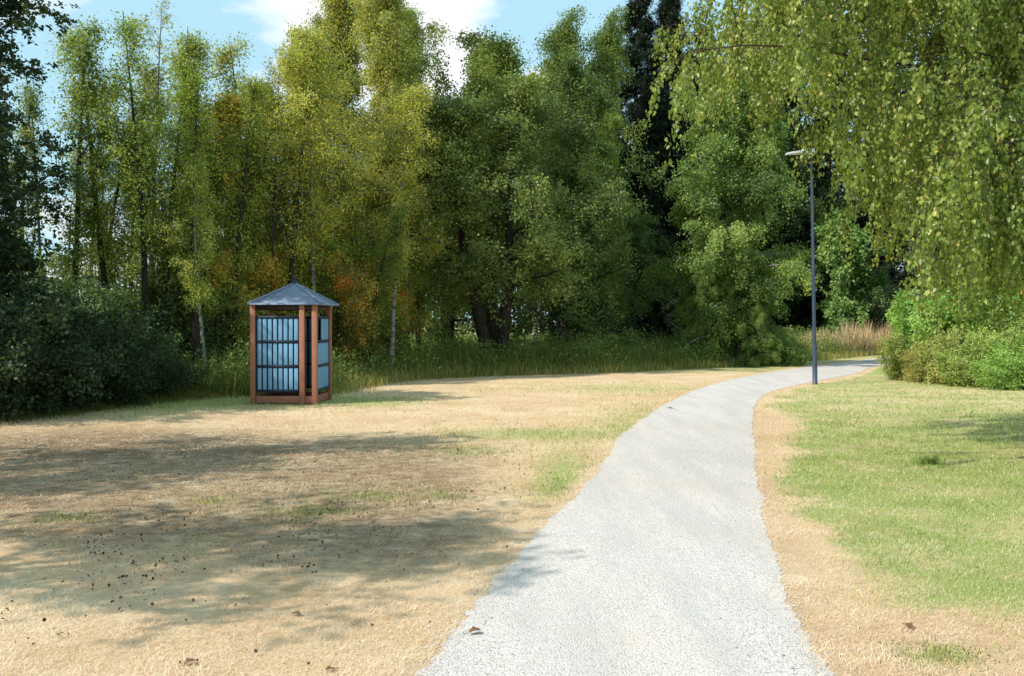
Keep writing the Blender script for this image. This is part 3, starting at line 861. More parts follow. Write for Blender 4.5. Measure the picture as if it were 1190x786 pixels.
# --- dark bushes on the left
for key, px, d_, h_, sx, lab in (
        ('bush', -12, 17.0, 2.2, 1.1, 'dark bush nearest the camera at the left edge'), ('bush_b', 38, 18.0, 1.8, 1.2, 'dark long leaved bush second from the left edge'),
        ('bush', 84, 18.9, 2.0, 1.0, 'dark bush under the straight dark trunk'), ('bush_b', 128, 19.9, 1.6, 1.2, 'dark bush under the close pair of thin stems'),
        ('bush', 172, 21.6, 1.2, 1.2, 'dark low bush halfway between left edge and kiosk'), ('bush_b', 212, 23.0, 0.9, 1.2, 'lowest dark bush, nearest the kiosk'),
        ('bush_b', 8, 20.8, 2.9, 1.0, 'tall glossy bush behind the front row at the left edge'), ('bush', 62, 22.0, 2.3, 1.1, 'tall bush behind the dark front row, left of the straight trunk'),
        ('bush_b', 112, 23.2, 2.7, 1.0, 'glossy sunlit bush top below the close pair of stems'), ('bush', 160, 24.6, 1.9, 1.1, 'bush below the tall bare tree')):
    T(key, 'bush', px, d_, h_, lab, 'shrub', hue=(2.1, 2.1, 1.8) if h_ > 2.25 else (1, 1, 1), sx=sx, group='dark bushes along the left wood edge')  # taller back bushes get a brighter hue, sunlight painted into their leaves
# --- undergrowth and autumn saplings behind the kiosk
for key, px, d_, h_, hue, lab in (
        ('rowan', 262, 25.5, 4.4, (1, 1, 1), 'orange and yellow sapling left of the kiosk roof'), ('rowan', 300, 26.5, 4.8, (1.05, 0.9, 1), 'orange leaved sapling directly behind the kiosk'),
        ('rowan', 338, 27.5, 4.9, (0.9, 1, 1), 'green and orange sapling over the kiosk finial'), ('rowan', 398, 28.5, 4.0, (1.15, 0.85, 1), 'red orange sapling just right of the kiosk roof'),
        ('rowan', 425, 30.5, 4.8, (0.8, 1, 1), 'yellow green sapling between kiosk and pale birch stem'), ('rowan', 466, 31, 3.6, (1.2, 0.8, 1), 'small red leaved sapling right of the pale birch stem'),
        ('understory', 232, 25.8, 3.2, (0.8, 0.8, 0.8), 'shaded green undergrowth left of the kiosk'), ('understory', 282, 29, 3.4, (1, 1, 0.9), 'green undergrowth seen past the kiosk left post'),  # the greyer hue paints shade into the shaded undergrowth
        ('understory', 375, 30, 3.4, (1.1, 1, 0.9), 'green undergrowth right behind the kiosk right side'), ('understory', 440, 33.5, 3.6, (1, 1, 0.9), 'green undergrowth behind the pale birch stem'),
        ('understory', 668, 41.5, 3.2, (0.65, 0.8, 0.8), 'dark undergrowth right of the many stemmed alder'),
        ('understory', 196, 26.5, 3.2, (0.8, 0.8, 0.8), 'shaded undergrowth below the thin tree next to the bare one')):
    T(key, 'sapling' if key == 'rowan' else 'undergrowth_shrub', px, d_, h_, lab, 'tree' if key == 'rowan' else 'shrub', hue=tuple(1.35 * c for c in hue) if px < 480 else hue,  # left ones brightened in colour to make up for the trees' shade
      group='autumn saplings around the kiosk' if key == 'rowan' else 'undergrowth along the tree line')
# --- right shrubs and weeds
for key, px, d_, h_, sx, hue, lab in (
        ('shrub', 1085, 29.2, 2.6, 0.95, (1.25, 1.35, 1.2), 'fresh green shrub at the left end of the right thicket'), ('shrub', 1128, 28.8, 2.7, 1.0, (1.25, 1.35, 1.2), 'tallest fresh green shrub of the right thicket'),
        ('shrub', 1180, 28, 2.4, 1.0, (1, 1, 1), 'fresh green shrub of the right thicket at the right edge'),
        ('weed', 1050, 29.0, 1.45, 0.9, (1, 1, 1), 'leftmost olive weed clump beside the path bend'), ('weed', 1074, 28.0, 1.05, 1.1, (1.1, 0.9, 1), 'reddish olive weed clump below the fresh shrub'),
        ('weed', 1098, 27.2, 1.6, 0.9, (1.05, 0.98, 1), 'tall olive weed clump below the tallest shrub'),
        ('weed', 1122, 26.2, 1.1, 1.2, (1, 1.05, 1), 'middle olive weed clump of the right thicket'), ('weed', 1150, 26.3, 1.65, 0.95, (1, 1.05, 1), 'tallest weed clump, second from the right edge'),
        ('weed', 1160, 24.9, 0.85, 1.2, (0.85, 1.1, 0.9), 'low green weed clump at the front of the right thicket'),
        ('weed', 1192, 25.0, 1.35, 1.2, (0.85, 1.1, 0.9), 'green weed clump at the right edge of the lawn')):
    T(key, 'weed_clump' if key == 'weed' else 'shrub', px, d_, h_, lab, 'weed' if key == 'weed' else 'shrub', hue=tuple(1.3 * c for c in hue) if key == 'weed' else hue, sx=sx, group='weeds in front of the right thicket' if key == 'weed' else 'shrubs of the right thicket')


# ------------------------------------------------------------------ the near weeping birch whose curtain hangs into the upper right
def near_birch():
    rng = np.random.default_rng(77)
    root = empty('birch_tree', (11.0, 14.5, 0))
    tag(root, 'large near weeping birch whose leafy curtain hangs into the upper right', 'tree')
    o = np.array([11.0, 14.5, 0])
    wood, crown = MB(), MB()
    P0 = grow(np.array([[0, 0, -0.1]]), np.array([[-0.05, -0.03, 1.0]]), 13.0, 16, 0, 0.03, rng)
    tt = np.linspace(0, 1, 16)
    rr = 0.24 * ((1 - tt) ** 0.85 * 0.94 + 0.05) + 0.12 * np.exp(-tt * 22)
    tubes(wood, P0, rr[None], 12)
    starts, ctrl, ends = [], [], []
    # (column, row of the hanging tips, distance) where each limb ends above the curtain
    specs = []
    for k in range(118):
        px = rng.uniform(775, 1500)
        d_ = rng.uniform(9.0, 14.5)
        bottom = np.interp(px, [770, 800, 860, 930, 965, 1000, 1060, 1190, 1500], [95, 145, 140, 85, 125, 250, 315, 368, 430]) if rng.uniform() < 0.62 else rng.uniform(-260, 60)
        bottom = min(bottom, np.interp(px, [770, 800, 860, 930, 965, 1000, 1060, 1190, 1500], [95, 145, 140, 85, 125, 250, 315, 368, 430])) - rng.uniform(0, 110)
        specs.append((px, bottom, d_))
    for px, row, d_ in specs:
        x_ = (px - CX) / F_PX * d_
        z_ = EYE + (HY - row) / F_PX * d_ + 0.75
        e = np.array([x_, d_, z_]) - o
        zs = np.clip(z_ - 0.3 + rng.uniform(-0.8, 1.0), 2.6, 11.0)
        s = np.array([np.interp(zs, P0[0, :, 2], P0[0, :, 0]), np.interp(zs, P0[0, :, 2], P0[0, :, 1]), zs])
        c = (s * 0.45 + e * 0.55)
        c[2] = max(s[2], e[2]) + rng.uniform(0.5, 1.3)
        starts.append(s), ctrl.append(c), ends.append(e)
    s, c, e = np.array(starts)[:, None], np.array(ctrl)[:, None], np.array(ends)[:, None]
    u = np.linspace(0, 1, 12)[None, :, None]
    P1 = s * (1 - u) ** 2 + 2 * c * u * (1 - u) + e * u ** 2 + rng.normal(0, 0.03, (len(specs), 12, 3))
    # the crown's own limbs on the far side too
    L1 = np.linalg.norm(np.diff(P1, axis=1), axis=2).sum(1)
    tubes(wood, P1, (0.006 + L1 * 0.0022)[:, None] * np.linspace(1.2, 0.2, 12)[None], 6)
    pos, d, t2, idx2 = spawn(P1, 13, 0.30, 1.0, 0.8, 0.3, 0.0, rng)
    P2 = grow(pos, d, rng.uniform(0.5, 1.25, len(t2)), 6, 0.8, 0.14, rng)
    tubes(wood, P2, np.full((len(P2), 6), 0.006) * np.linspace(1, 0.4, 6)[None], 4)
    pos, d, t3, idx3 = spawn(P2, 6, 0.15, 1.0, 0.9, 0.3, -0.4, rng)
    L3 = rng.uniform(0.35, 1.0, len(t3))
    P3 = grow(pos, d, L3, 7, 2.6, 0.09, rng)
    tubes(wood, P3, np.full((len(P3), 7), 0.0022) * np.linspace(1, 0.5, 7)[None], 3)
    lt = rng.normal(0, 0.08, len(P1))[idx2] + rng.normal(0, 0.08, len(P2))
    leaves(crown, P3, 46, 0.051, 0.70, 0.9, rng, 0.46 + lt[idx3] + rng.normal(0, 0.08, len(P3)), 0.2, spread=0.03, six=True)
    w = wood.build('trunk', M['bark_brown'], root, smooth=True)
    cr = crown.build('crown', M['leaf_near'], root)
    return root


near_birch()


# ------------------------------------------------------------------ the far wood, tall grasses, reeds, litter (masses nobody could count)
rng = np.random.default_rng(21)
n = 210000
px = rng.uniform(-260, 1500, n)
d_ = rng.uniform(56, 74, n)
topz = np.interp(px, [-260, 0, 230, 330, 420, 520, 700, 800, 1500], [3.0, 2.2, 3.0, 7, 10, 11, 13, 17, 17]) * (0.7 + 0.6 * fbm(px / 45.0, d_ / 6.0, 31))
z = topz * rng.uniform(0, 1, n) ** 0.85
pos = np.stack([(px - CX) / F_PX * d_, d_, z], 1)
seg = np.stack([pos, pos + rng.normal(0, 0.1, (n, 3))], 1)
mb = MB()
leaves(mb, seg, 1, 0.26, 0.7, 0.3, rng, 0.35 + 0.35 * (fbm(px / 30, z, 8) - 0.3), 0.15, spread=0.25)
tk = 170
tpx, td = rng.uniform(-200, 1450, tk), rng.uniform(57, 72, tk)
P = grow(np.stack([(tpx - CX) / F_PX * td, td, np.full(tk, -0.1)], 1), np.tile([[0, 0, 1.0]], (tk, 1)), rng.uniform(6, 14, tk), 8, 0, 0.02, rng)
tubes(mb, P, rng.uniform(0.08, 0.18, tk)[:, None] * np.linspace(1, 0.3, 8)[None], 5)
tag(mb.build('far_wood', M['wood_mass']), 'far dark wood closing the view behind the tree line', 'wood', kind='stuff')

# tall grass along the tree line
EDGE = [ground_px(*p) for p in ((370, 462), (440, 447), (500, 441), (580, 437), (680, 434.5), (760, 431), (840, 427), (900, 422.5), (960, 418), (1040, 410))]
E = resample(spline(EDGE, 0.2), 400)
nv = np.gradient(E, axis=0)
nv = nrm(np.stack([-nv[:, 1], nv[:, 0]], 1))
n = 60000
i = rng.integers(0, 400, n)
off = rng.uniform(0, 1, n) ** 1.5 * 6.0
q = E[i] + nv[i] * off[:, None] + rng.normal(0, 0.25, (n, 2))
cl = fbm(q[:, 0] * 0.9, q[:, 1] * 0.9, 17)
h = (0.35 + 0.75 * np.clip(off / 1.2, 0, 1)) * (0.55 + 0.8 * cl) * rng.uniform(0.6, 1.15, n)
dry = sstep(0.9, 0.0, off) * 0.35
mb = MB()
blades(mb, np.stack([q[:, 0], q[:, 1], np.full(n, 0.0)], 1), h, rng.uniform(0.008, 0.022, n), 0.5, rng, np.clip(rng.normal(0.38, 0.17, n) + dry + (0.5 - cl) * 0.4, 0, 1))
tg = mb.build('tall_grass', M['grass_tall'])
tg.color = (1.05, 1.05, 0.95, 1)
tag(tg, 'uncut olive grass growing along the foot of the tree line', 'grass', kind='stuff')

n = 90000
i = rng.integers(0, 400, n)
off = 0.4 + rng.uniform(0, 1, n) ** 1.3 * 5.0
q = E[i] + nv[i] * off[:, None] + rng.normal(0, 0.3, (n, 2))
cl = fbm(q[:, 0] * 1.1, q[:, 1] * 1.1, 37)
zt = (0.25 + 0.75 * np.clip(off / 1.0, 0, 1)) * np.clip(cl * 2.8 - 0.45, 0.15, 1.5)
q = np.stack([q[:, 0], q[:, 1], zt * rng.uniform(0.05, 1, n) ** 0.7], 1)
seg = np.stack([q, q + rng.normal(0, 0.08, (n, 3))], 1)
mb = MB()
leaves(mb, seg, 1, 0.10, 0.45, 0.0, rng, 0.08 + 0.5 * vnoise(q[:, 0] * 0.8, q[:, 1] * 0.8, 12), 0.17, spread=0.05, upn=0.8)
wh = mb.build('wild_herbs', M['leaf_weed'])
wh.color = (0.75, 0.85, 0.8, 1)
tag(wh, 'leafy wild herbs and nettles mixed into the uncut grass below the trees', 'herbs', kind='stuff')

# herbs in the clearing between the alder stems, tinted bright to paint in sunlight
n = 42000
px, d_ = rng.uniform(440, 730, n), rng.uniform(40, 54, n)
q = np.stack([(px - CX) / F_PX * d_, d_, np.zeros(n)], 1)
mb = MB()
blades(mb, q, rng.uniform(0.5, 1.3, n) * (0.6 + 0.7 * fbm(q[:, 0], q[:, 1], 4)), rng.uniform(0.03, 0.07, n), 0.4, rng, np.clip(rng.normal(0.75, 0.2, n), 0, 1))
tag(mb.build('meadow_herbs', M['leaf_shrub']), 'bright green herbs in the clearing behind the alder stems', 'herbs', kind='stuff')

# grass at the foot of the left bushes and around the kiosk
n = 30000
px = rng.uniform(-60, 440, n)
base = np.interp(px, [-60, 0, 120, 200, 290, 440], [16.0, 16.9, 19.4, 21.4, 23.2, 29.5])
d_ = base + rng.normal(0, 0.5, n) + np.abs(rng.normal(0, 0.8, n))
q = np.stack([(px - CX) / F_PX * d_, d_, np.zeros(n)], 1)
keep = ~((np.abs(q[:, 0] + 4.69) < 0.75) & (np.abs(q[:, 1] - 21.0) < 0.75))
q, d_, px, base = q[keep], d_[keep], px[keep], base[keep]
n = len(q)
mb = MB()
blades(mb, q, rng.uniform(0.08, 0.5, n) * np.clip(0.5 + (d_ - base) * 0.5, 0.3, 1.4) * np.where(px < 260, 0.75, 1.1), rng.uniform(0.006, 0.014, n), 0.35, rng, np.clip(rng.normal(0.45, 0.2, n) + (px > 300) * 0.2, 0, 1))
rg = mb.build('rough_grass', M['grass_tall'])
rg.color = (0.72, 0.66, 0.6, 1)
tag(rg, 'rough grass at the foot of the left bushes and behind the kiosk', 'grass', kind='stuff')

# dry reeds at the path end
n = 5200
px = rng.uniform(925, 1046, n)
d_ = np.interp(px, [925, 1046], [45.5, 53.0]) + rng.uniform(0, 3.5, n)
q = np.stack([(px - CX) / F_PX * d_, d_, np.zeros(n)], 1)
mb = MB()
blades(mb, q, rng.uniform(0.8, 1.75, n) * (0.6 + 0.7 * vnoise(px / 8, d_, 6)) * np.interp(px, [925, 990], [0.6, 1.05]), rng.uniform(0.02, 0.045, n), 0.12, rng, np.clip(rng.normal(0.5, 0.25, n), 0, 1), curve=0.2)
tag(mb.build('dry_reeds', M['grass_reed']), 'tall dry tan grass behind the far end of the path', 'grass', kind='stuff')

# fallen leaves and cones on the left field
n = 4200
px, py = rng.uniform(-30, 640, n), 470 + 316 * rng.uniform(0, 1, n) ** 0.9
cl = fbm(px / 70.0, py / 22.0, 41)
keep = (rng.uniform(0, 1, n) < sstep(0.48, 0.74, cl) + 0.04) & (rng.uniform(0, 1, n) < sstep(760, 640, py) + 0.06)
px, py = px[keep], py[keep]
d_ = F_PX * EYE / (py - HY)
q = np.stack([(px - CX) / F_PX * d_, d_, rng.uniform(0.015, 0.035, len(px))], 1)
q = q[path_dist(q[:, 0], q[:, 1]) > 0.05]
seg = np.stack([q, q + rng.normal(0, 0.02, q.shape) * np.array([1, 1, 0.2])], 1)
mb = MB()
leaves(mb, seg, 1, 0.024, 0.75, -0.02, rng, np.full(len(q), 0.45), 0.28, spread=0.004, six=True, upn=3.0)
tag(mb.build('leaf_litter', M['litter']), 'small brown fallen leaves strewn over the left field', 'leaf litter', kind='stuff')


def fallen_leaf(px, py, size, label, rz):
    x_, y_ = ground_px(px, py)
    ts = np.linspace(0, 1, 7)
    w = np.sin(ts * math.pi) ** 0.8 * 0.36 * (1 + 0.25 * np.sin(ts * 17))
    V, Fq = [], []
    for k, t_ in enumerate(ts):
        zc = 0.10 * math.sin(t_ * math.pi) + 0.04 * t_
        for s_ in (-1, 0, 1):
            V.append((t_ - 0.5, s_ * w[k], zc + abs(s_) * w[k] * 0.5))
    for k in range(6):
        for s_ in range(2):
            b = k * 3 + s_
            Fq.append([b, b + 1, b + 4, b + 3])
    V = np.array(V) * size
    mb = MB()
    mb.add(V, Fq, 0.85)
    st = MB()
    tubes(st, np.array([[[-0.5 * size, 0, 0.0], [-0.7 * size, 0.02 * size, 0.05 * size], [-0.9 * size, 0.08 * size, 0.02 * size]]]), np.full((1, 3), 0.0015), 4)
    o = mb.build('fallen_leaf', M['litter'], loc=(x_, y_, 0.016 if path_dist(x_, y_)[0] < 0 else 0.008), smooth=True)
    o.rotation_euler = (0.04, -0.03, rz)
    tag(o, label, 'leaf', group='single fallen leaves near the camera')
    st.build('leaf_stalk', M['litter'], o)
    return o


fallen_leaf(552, 740, 0.075, 'red brown curled leaf lying alone on the gravel path', 0.4)
fallen_leaf(1057, 732, 0.075, 'brown leaf on the dry grass right of the path', 1.8)
fallen_leaf(343, 718, 0.065, 'dark leaf standing on the sunlit straw left of the path', 2.6)
fallen_leaf(219, 775, 0.07, 'brown leaf on the straw at the lower left edge of the picture', 0.9)
fallen_leaf(383, 783, 0.055, 'smallest brown leaf at the bottom edge, left of the path', 4.0)
fallen_leaf(779, 476, 0.10, 'dark leaf far up on the gravel at the bend', 3.0)


def grass_tuft(px, py, n, r, h, label, mat, tn):
    rng = np.random.default_rng(int(px))
    x_, y_ = ground_px(px, py)
    q = np.stack([rng.normal(0, r, n), rng.normal(0, r * 0.7, n), np.zeros(n)], 1)
    mb = MB()
    blades(mb, q, rng.uniform(0.4, 1.0, n) * h, rng.uniform(0.004, 0.009, n), 0.5, rng, np.clip(rng.normal(tn, 0.17, n), 0, 1))
    mb.lathe([(r * 3.2, -0.02), (r * 2.2, 0.010), (r * 0.8, 0.022)], 14)
    o = mb.build('grass_tuft', mat, loc=(x_, y_, 0))
    tag(o, label, 'grass tuft')


grass_tuft(1080, 541, 420, 0.085, 0.17, 'bright green tuft standing up from the right lawn', M['grass_lawn'], 0.22)

# flat green patches in the turf: part of the ground cover
mb = MB()
rng = np.random.default_rng(55)
for px, py, n, r, h, tn in ((548, 527, 420, 0.24, 0.10, 0.4), (246, 584, 240, 0.12, 0.08, 0.45), (520, 577, 240, 0.10, 0.07, 0.3), (425, 577, 700, 0.26, 0.07, 0.35), (75, 605, 300, 0.12, 0.08, 0.4),
                            (1095, 764, 500, 0.10, 0.045, 0.4), (360, 598, 300, 0.2, 0.06, 0.4), (470, 572, 300, 0.25, 0.06, 0.4), (205, 640, 220, 0.2, 0.06, 0.5), (310, 612, 260, 0.25, 0.05, 0.5), (640, 575, 500, 0.22, 0.06, 0.45), (690, 535, 500, 0.3, 0.06, 0.5)):
    x_, y_ = ground_px(px, py)
    n, r, h, tn = int(n * 1.6), r * 1.7, h * 0.75, tn + 0.15
    q = np.stack([x_ + rng.normal(0, r, n), y_ + rng.normal(0, r * 0.9, n), np.zeros(n)], 1)
    q = q[fbm(q[:, 0] * 6, q[:, 1] * 6, 83) > 0.42]
    q = q[path_dist(q[:, 0], q[:, 1]) > 0.02]
    n = len(q)
    blades(mb, q, rng.uniform(0.2, 1.0, n) * h, rng.uniform(0.003, 0.007, n), 0.7, rng, np.clip(rng.normal(tn, 0.24, n), 0, 1))
tag(mb.build('turf_patches', M['grass_tall']), 'dull green patches of grass surviving in the bleached field', 'grass', kind='stuff')


# ------------------------------------------------------------------ the kiosk
def kiosk():
    X_, Y_ = at(339.5, 21.0)
    root = empty('kiosk', (X_, Y_, 0), R(-2.4))
    tag(root, 'square wooden kiosk with pale blue slatted walls and a grey pyramid roof', 'kiosk')
    s = 1.29
    h = s / 2
    ZT = 2.06
    # posts: four corners and the doorway post on the front
    for (x, y) in ((-h, -h), (h, -h), (h, h), (-h, h), (-h + 0.80 * s, -h - 0.012)):
        mb = MB().box((x, y, ZT / 2), (0.105, 0.105, ZT))
        mb.build('post', M['post_wood'], root, bevel=0.006)
    # base boards
    for (c, sz) in (((0, -h + 0.02, 0.10), (s - 0.11, 0.035, 0.15)), ((0, h - 0.02, 0.10), (s - 0.11, 0.035, 0.15)),
                    ((h - 0.02, 0, 0.10), (0.035, s - 0.11, 0.15)), ((-h + 0.02, 0, 0.10), (0.035, s - 0.11, 0.15))):
        MB().box(c, sz).build('base_board', M['post_wood'], root, bevel=0.004)
    # top beams
    for (c, sz) in (((0, -h, ZT - 0.05), (s - 0.11, 0.05, 0.09)), ((0, h, ZT - 0.05), (s - 0.11, 0.05, 0.09)),
                    ((h, 0, ZT - 0.05), (0.05, s - 0.11, 0.09)), ((-h, 0, ZT - 0.05), (0.05, s - 0.11, 0.09))):
        MB().box(c, sz).build('top_beam', M['dark_inside'], root)
    MB().box((0, 0, 0.045), (s - 0.13, s - 0.13, 0.05)).build('floor_board', M['dark_inside'], root)

    def panel(width, n_slat, loc, rz, opening=None):
        z0, z1 = 0.25, 1.84
        sl = MB()
        period = width / n_slat
        rails = [z0 + 0.03, z0 + 0.03 + (z1 - z0 - 0.06) / 3, z0 + 0.03 + 2 * (z1 - z0 - 0.06) / 3, z1 - 0.03]
        for k in range(n_slat):
            x = -width / 2 + period * (k + 0.5)
            for r_ in range(3):
                if opening and r_ == 2 and k in opening:
                    continue
                za, zb = rails[r_] + 0.029, rails[r_ + 1] - 0.029
                sl.box((x, 0, (za + zb) / 2), (period * 0.70, 0.022, zb - za - 0.004))
        o = sl.build('slat_panel', M['slat_blue'], root, bevel=0.003)
        o.location = loc
        o.rotation_euler = (0, 0, rz)
        fr = MB()
        for z in rails:
            fr.box((0, 0, z), (width + 0.01, 0.042, 0.052))
        for x in (-width / 2 - 0.016, width / 2 + 0.016):
            fr.box((x, 0, (z0 + z1) / 2), (0.022, 0.036, z1 - z0 + 0.01))
        # dark back boards behind the gaps
        for k in range(n_slat + 1):
            x = -width / 2 + period * k
            if opening and (k in opening or k - 1 in opening):
                continue
            fr.box((x, 0.017, (z0 + z1) / 2), (period * 0.36, 0.010, z1 - z0 - 0.07))
        fr.build('panel_frame', M['rail_navy'], o)
        return o

    wf = 0.80 * s - 0.105 - 0.05
    panel(wf, 8, (-h + 0.0525 + 0.025 + wf / 2, -h + 0.005, 0), 0)
    ws = s - 0.105 - 0.05
    # right wall: window opening at the upper part next to the front corner
    panel(ws, 9, (h - 0.005, 0, 0), R(90), opening=(0, 1, 2, 3))
    panel(ws, 9, (0, h - 0.005, 0), R(180))
    panel(ws, 9, (-h + 0.005, 0, 0), R(-90))
    # roof: stepped rows of boards on a pyramid
    rc = np.array([0.06, 0.0, 0.0])
    rt = s / 2 + 0.125
    z_e, z_a = ZT + 0.005, ZT + 0.46
    rows = 9
    mb = MB()
    for k in range(rows):
        u0, u1 = k / rows, (k + 1) / rows
        a0 = rt * (1 - u0)
        a1 = rt * (1 - u1) - 0.004
        if k == rows - 1:
            a1 = 0.012
        b0, b1 = z_e + (z_a - z_e) * u0, z_e + (z_a - z_e) * u1
        V = [(sx * a0, sy * a0, b0) for sx, sy in ((-1, -1), (1, -1), (1, 1), (-1, 1))] + [(sx * a0, sy * a0, b0 + 0.030) for sx, sy in ((-1, -1), (1, -1), (1, 1), (-1, 1))] \
            + [(sx * a1, sy * a1, b1 + 0.006) for sx, sy in ((-1, -1), (1, -1), (1, 1), (-1, 1))]
        Fq = []
        for j in range(4):
            j2 = (j + 1) % 4
            Fq += [[j, j2, 4 + j2, 4 + j], [4 + j, 4 + j2, 8 + j2, 8 + j]]
        mb.add(np.array(V) + rc, Fq)
    mb.add(np.array([(-rt, -rt, z_e), (rt, -rt, z_e), (rt, rt, z_e), (-rt, rt, z_e)]) + rc, [[0, 3, 2, 1]])
    roof = mb.build('roof', M['roof_grey'], root)
    for sx, sy in ((-1, -1), (1, -1), (1, 1), (-1, 1)):
        rd = MB()
        a_, b_ = np.array([sx * (rt + 0.01), sy * (rt + 0.01), z_e + 0.025]) + rc, np.array([0, 0, z_a + 0.025]) + rc
        P = np.stack([a_ * (1 - t) + b_ * t for t in np.linspace(0, 1, 4)])[None]
        tubes(rd, P, np.full((1, 4), 0.020), 6)
        rd.build('ridge_cap', M['roof_grey'], roof)
    MB().lathe([(0.05, z_a - 0.05), (0.052, z_a + 0.05), (0.03, z_a + 0.06), (0.034, z_a + 0.12), (0.045, z_a + 0.13), (0.02, z_a + 0.165)], 8, o=tuple(rc)).build('finial', M['rail_navy'], roof)
    return root


kiosk()


# ------------------------------------------------------------------ the street lamp
def street_lamp():
    X_, Y_ = at(947.5, 27.0)
    root = empty('street_lamp', (X_, Y_, 0))
    root.rotation_euler = (0, R(-1.2), 0)
    tag(root, 'slim blue grey park lamp at the right edge of the path bend', 'street lamp')
    MB().lathe([(0.075, -0.05), (0.075, 0.02), (0.066, 0.03), (0.064, 0.98), (0.066, 1.02), (0.050, 1.08)], 20, False).build('base_sleeve', M['pole_metal'], root, smooth=True)
    MB().box((0, -0.0655, 0.62), (0.05, 0.008, 0.30)).build('service_door', M['pole_metal'], root, bevel=0.003)
    MB().lathe([(0.050, 1.05), (0.047, 3.13), (0.050, 3.16), (0.050, 3.22), (0.040, 3.27), (0.036, 5.66)], 18).build('pole', M['pole_metal'], root, smooth=True)
    MB().lathe([(0.030, 5.62), (0.028, 6.30)], 14).build('spigot', M['rail_navy'], root, smooth=True)
    # flat head pointing left, over the path
    mb = MB()
    prof = [(0.07, 6.27, 6.46, 0.075), (-0.05, 6.29, 6.46, 0.085), (-0.18, 6.315, 6.435, 0.12), (-0.30, 6.325, 6.405, 0.125), (-0.55, 6.315, 6.375, 0.12), (-0.70, 6.30, 6.345, 0.09)]
    V = []
    for x, z0, z1, w in prof:
        V += [(x, -w, z0), (x, w, z0), (x, w, z1 - 0.02), (x, w * 0.75, z1), (x, -w * 0.75, z1), (x, -w, z1 - 0.02)]
    Fq = [[k * 6 + j, k * 6 + (j + 1) % 6, (k + 1) * 6 + (j + 1) % 6, (k + 1) * 6 + j] for k in range(len(prof) - 1) for j in range(6)]
    mb.add(V, Fq)
    mb.f.append(np.array([[5, 4, 3, 2, 1, 0], [30, 31, 32, 33, 34, 35]]))
    mb.tint.append(np.full(2, 0.5))
    mb.mi.append(np.zeros(2, np.int32))
    head = mb.build('lamp_head', M['head_metal'], root, bevel=0.006)
    MB().box((-0.46, 0, 6.312), (0.34, 0.17, 0.012)).build('lens', M['lens'], head)
    return root


street_lamp()

# ------------------------------------------------------------------ sun, sky, camera
sun = bpy.data.lights.new('sun', 'SUN')
sun.energy = 5.0
sun.angle = R(0.5)
sun.color = (1.0, 0.955, 0.88)
so = bpy.data.objects.new('sun', sun)
COL.objects.link(so)
tv = np.array([SUN_TRAVEL[0] * math.cos(SUN_EL), SUN_TRAVEL[1] * math.cos(SUN_EL), -math.sin(SUN_EL)])
from mathutils import Vector
so.rotation_euler = Vector(tv).to_track_quat('-Z', 'Y').to_euler()
so.location = (-20, -5, 25)

w = bpy.data.worlds.new('World')
scene.world = w
w.use_nodes = True
nt = w.node_tree
nt.nodes.clear()
out = nt.nodes.new('ShaderNodeOutputWorld')
bg = nt.nodes.new('ShaderNodeBackground')
sky = nt.nodes.new('ShaderNodeTexSky')
sky.sky_type = 'NISHITA'
sky.sun_disc = False
sky.sun_elevation = SUN_EL
sky.sun_rotation = sun_from_az
sky.altitude = 50
sky.air_density = 1.0
sky.dust_density = 1.0
sky.ozone_density = 1.5
bg.inputs['Strength'].default_value = 0.15
# clouds: noise over the sky's directions
tc = nt.nodes.new('ShaderNodeTexCoord')
mp = nt.nodes.new('ShaderNodeMapping')
mp.inputs['Scale'].default_value = (1.0, 1.0, 2.4)
nz = nt.nodes.new('ShaderNodeTexNoise')
nz.inputs['Scale'].default_value = 3.1
nz.inputs['Detail'].default_value = 8
nz.inputs['Roughness'].default_value = 0.58
nt.links.new(tc.outputs['Generated'], mp.inputs['Vector'])
nt.links.new(mp.outputs[0], nz.inputs['Vector'])
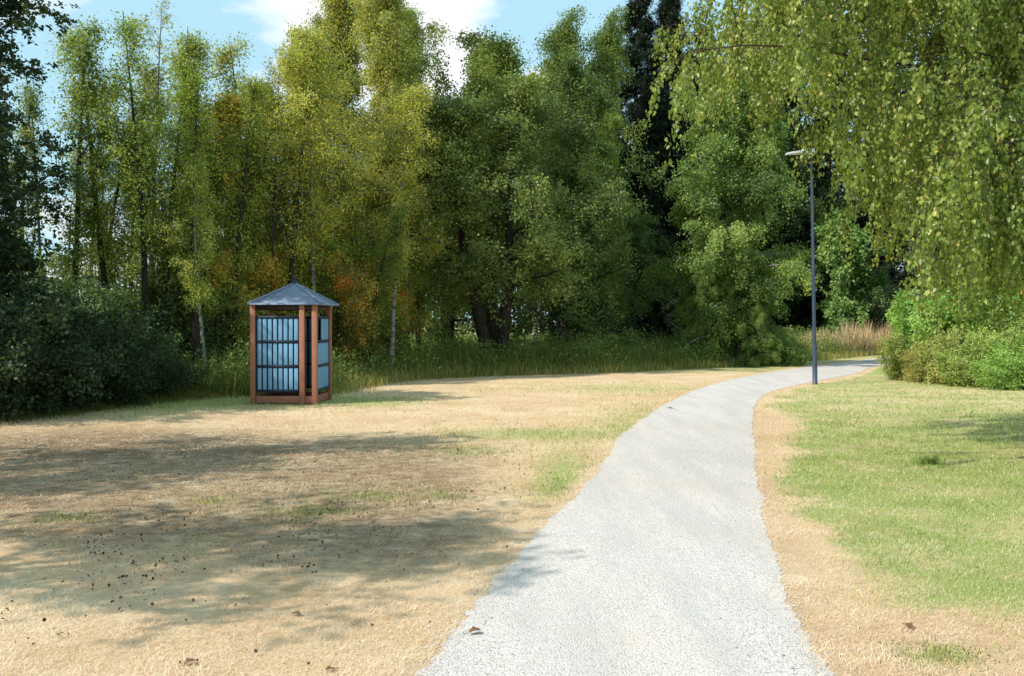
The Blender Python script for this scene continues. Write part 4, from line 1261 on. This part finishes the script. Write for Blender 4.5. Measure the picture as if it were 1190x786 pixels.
# a bank of cloud straight ahead, a little left
vm = nt.nodes.new('ShaderNodeVectorMath')
vm.operation = 'DISTANCE'
c0 = Vector(((425 - CX) / F_PX, 1.0, (HY + 25) / F_PX)).normalized()
vm.inputs[1].default_value = c0
nt.links.new(tc.outputs['Generated'], vm.inputs[0])
mr = nt.nodes.new('ShaderNodeMapRange')
for k_, v_ in (('From Min', 0.0), ('From Max', 0.17), ('To Min', 0.22), ('To Max', -0.03)):
    mr.inputs[k_].default_value = v_
nt.links.new(vm.outputs['Value'], mr.inputs['Value'])
ad = nt.nodes.new('ShaderNodeMath')
ad.operation = 'ADD'
nt.links.new(nz.outputs['Fac'], ad.inputs[0])
nt.links.new(mr.outputs[0], ad.inputs[1])
rp = nt.nodes.new('ShaderNodeValToRGB')
rp.color_ramp.elements[0].position = 0.50
rp.color_ramp.elements[0].color = (0, 0, 0, 1)
rp.color_ramp.elements[1].position = 0.60
rp.color_ramp.elements[1].color = (1, 1, 1, 1)
nt.links.new(ad.outputs[0], rp.inputs[0])
mx = nt.nodes.new('ShaderNodeMix')
mx.data_type = 'RGBA'
mx.inputs[7].default_value = (7.6, 7.8, 8.0, 1)
nt.links.new(rp.outputs['Color'], mx.inputs[0])
veil = nt.nodes.new('ShaderNodeMix')
veil.data_type = 'RGBA'
veil.inputs[0].default_value = 0.85
veil.inputs[7].default_value = (3.6, 5.9, 7.0, 1)
nt.links.new(sky.outputs[0], veil.inputs[6])
nt.links.new(veil.outputs[2], mx.inputs[6])
nt.links.new(mx.outputs[2], bg.inputs['Color'])
nt.links.new(bg.outputs[0], out.inputs['Surface'])

cam = bpy.data.cameras.new('camera')
cam.sensor_width = 36.0
cam.lens = 36.0 * F_PX / 1190.0
cam.clip_end = 3000
cam.clip_start = 0.05
co = bpy.data.objects.new('camera', cam)
COL.objects.link(co)
co.location = (0, 0, EYE)
co.rotation_euler = (R(90) - math.atan((393 - HY) / F_PX), 0, 0)
scene.camera = co

scene.view_settings.view_transform = 'Standard'
scene.view_settings.look = 'None'
scene.view_settings.exposure = 0
scene.cycles.max_bounces = 5
scene.cycles.diffuse_bounces = 3
scene.cycles.glossy_bounces = 2
scene.cycles.transmission_bounces = 3
scene.cycles.use_denoising = True
scene.cycles.denoiser = 'OPENIMAGEDENOISE'
scene.cycles.denoising_prefilter = 'NONE'
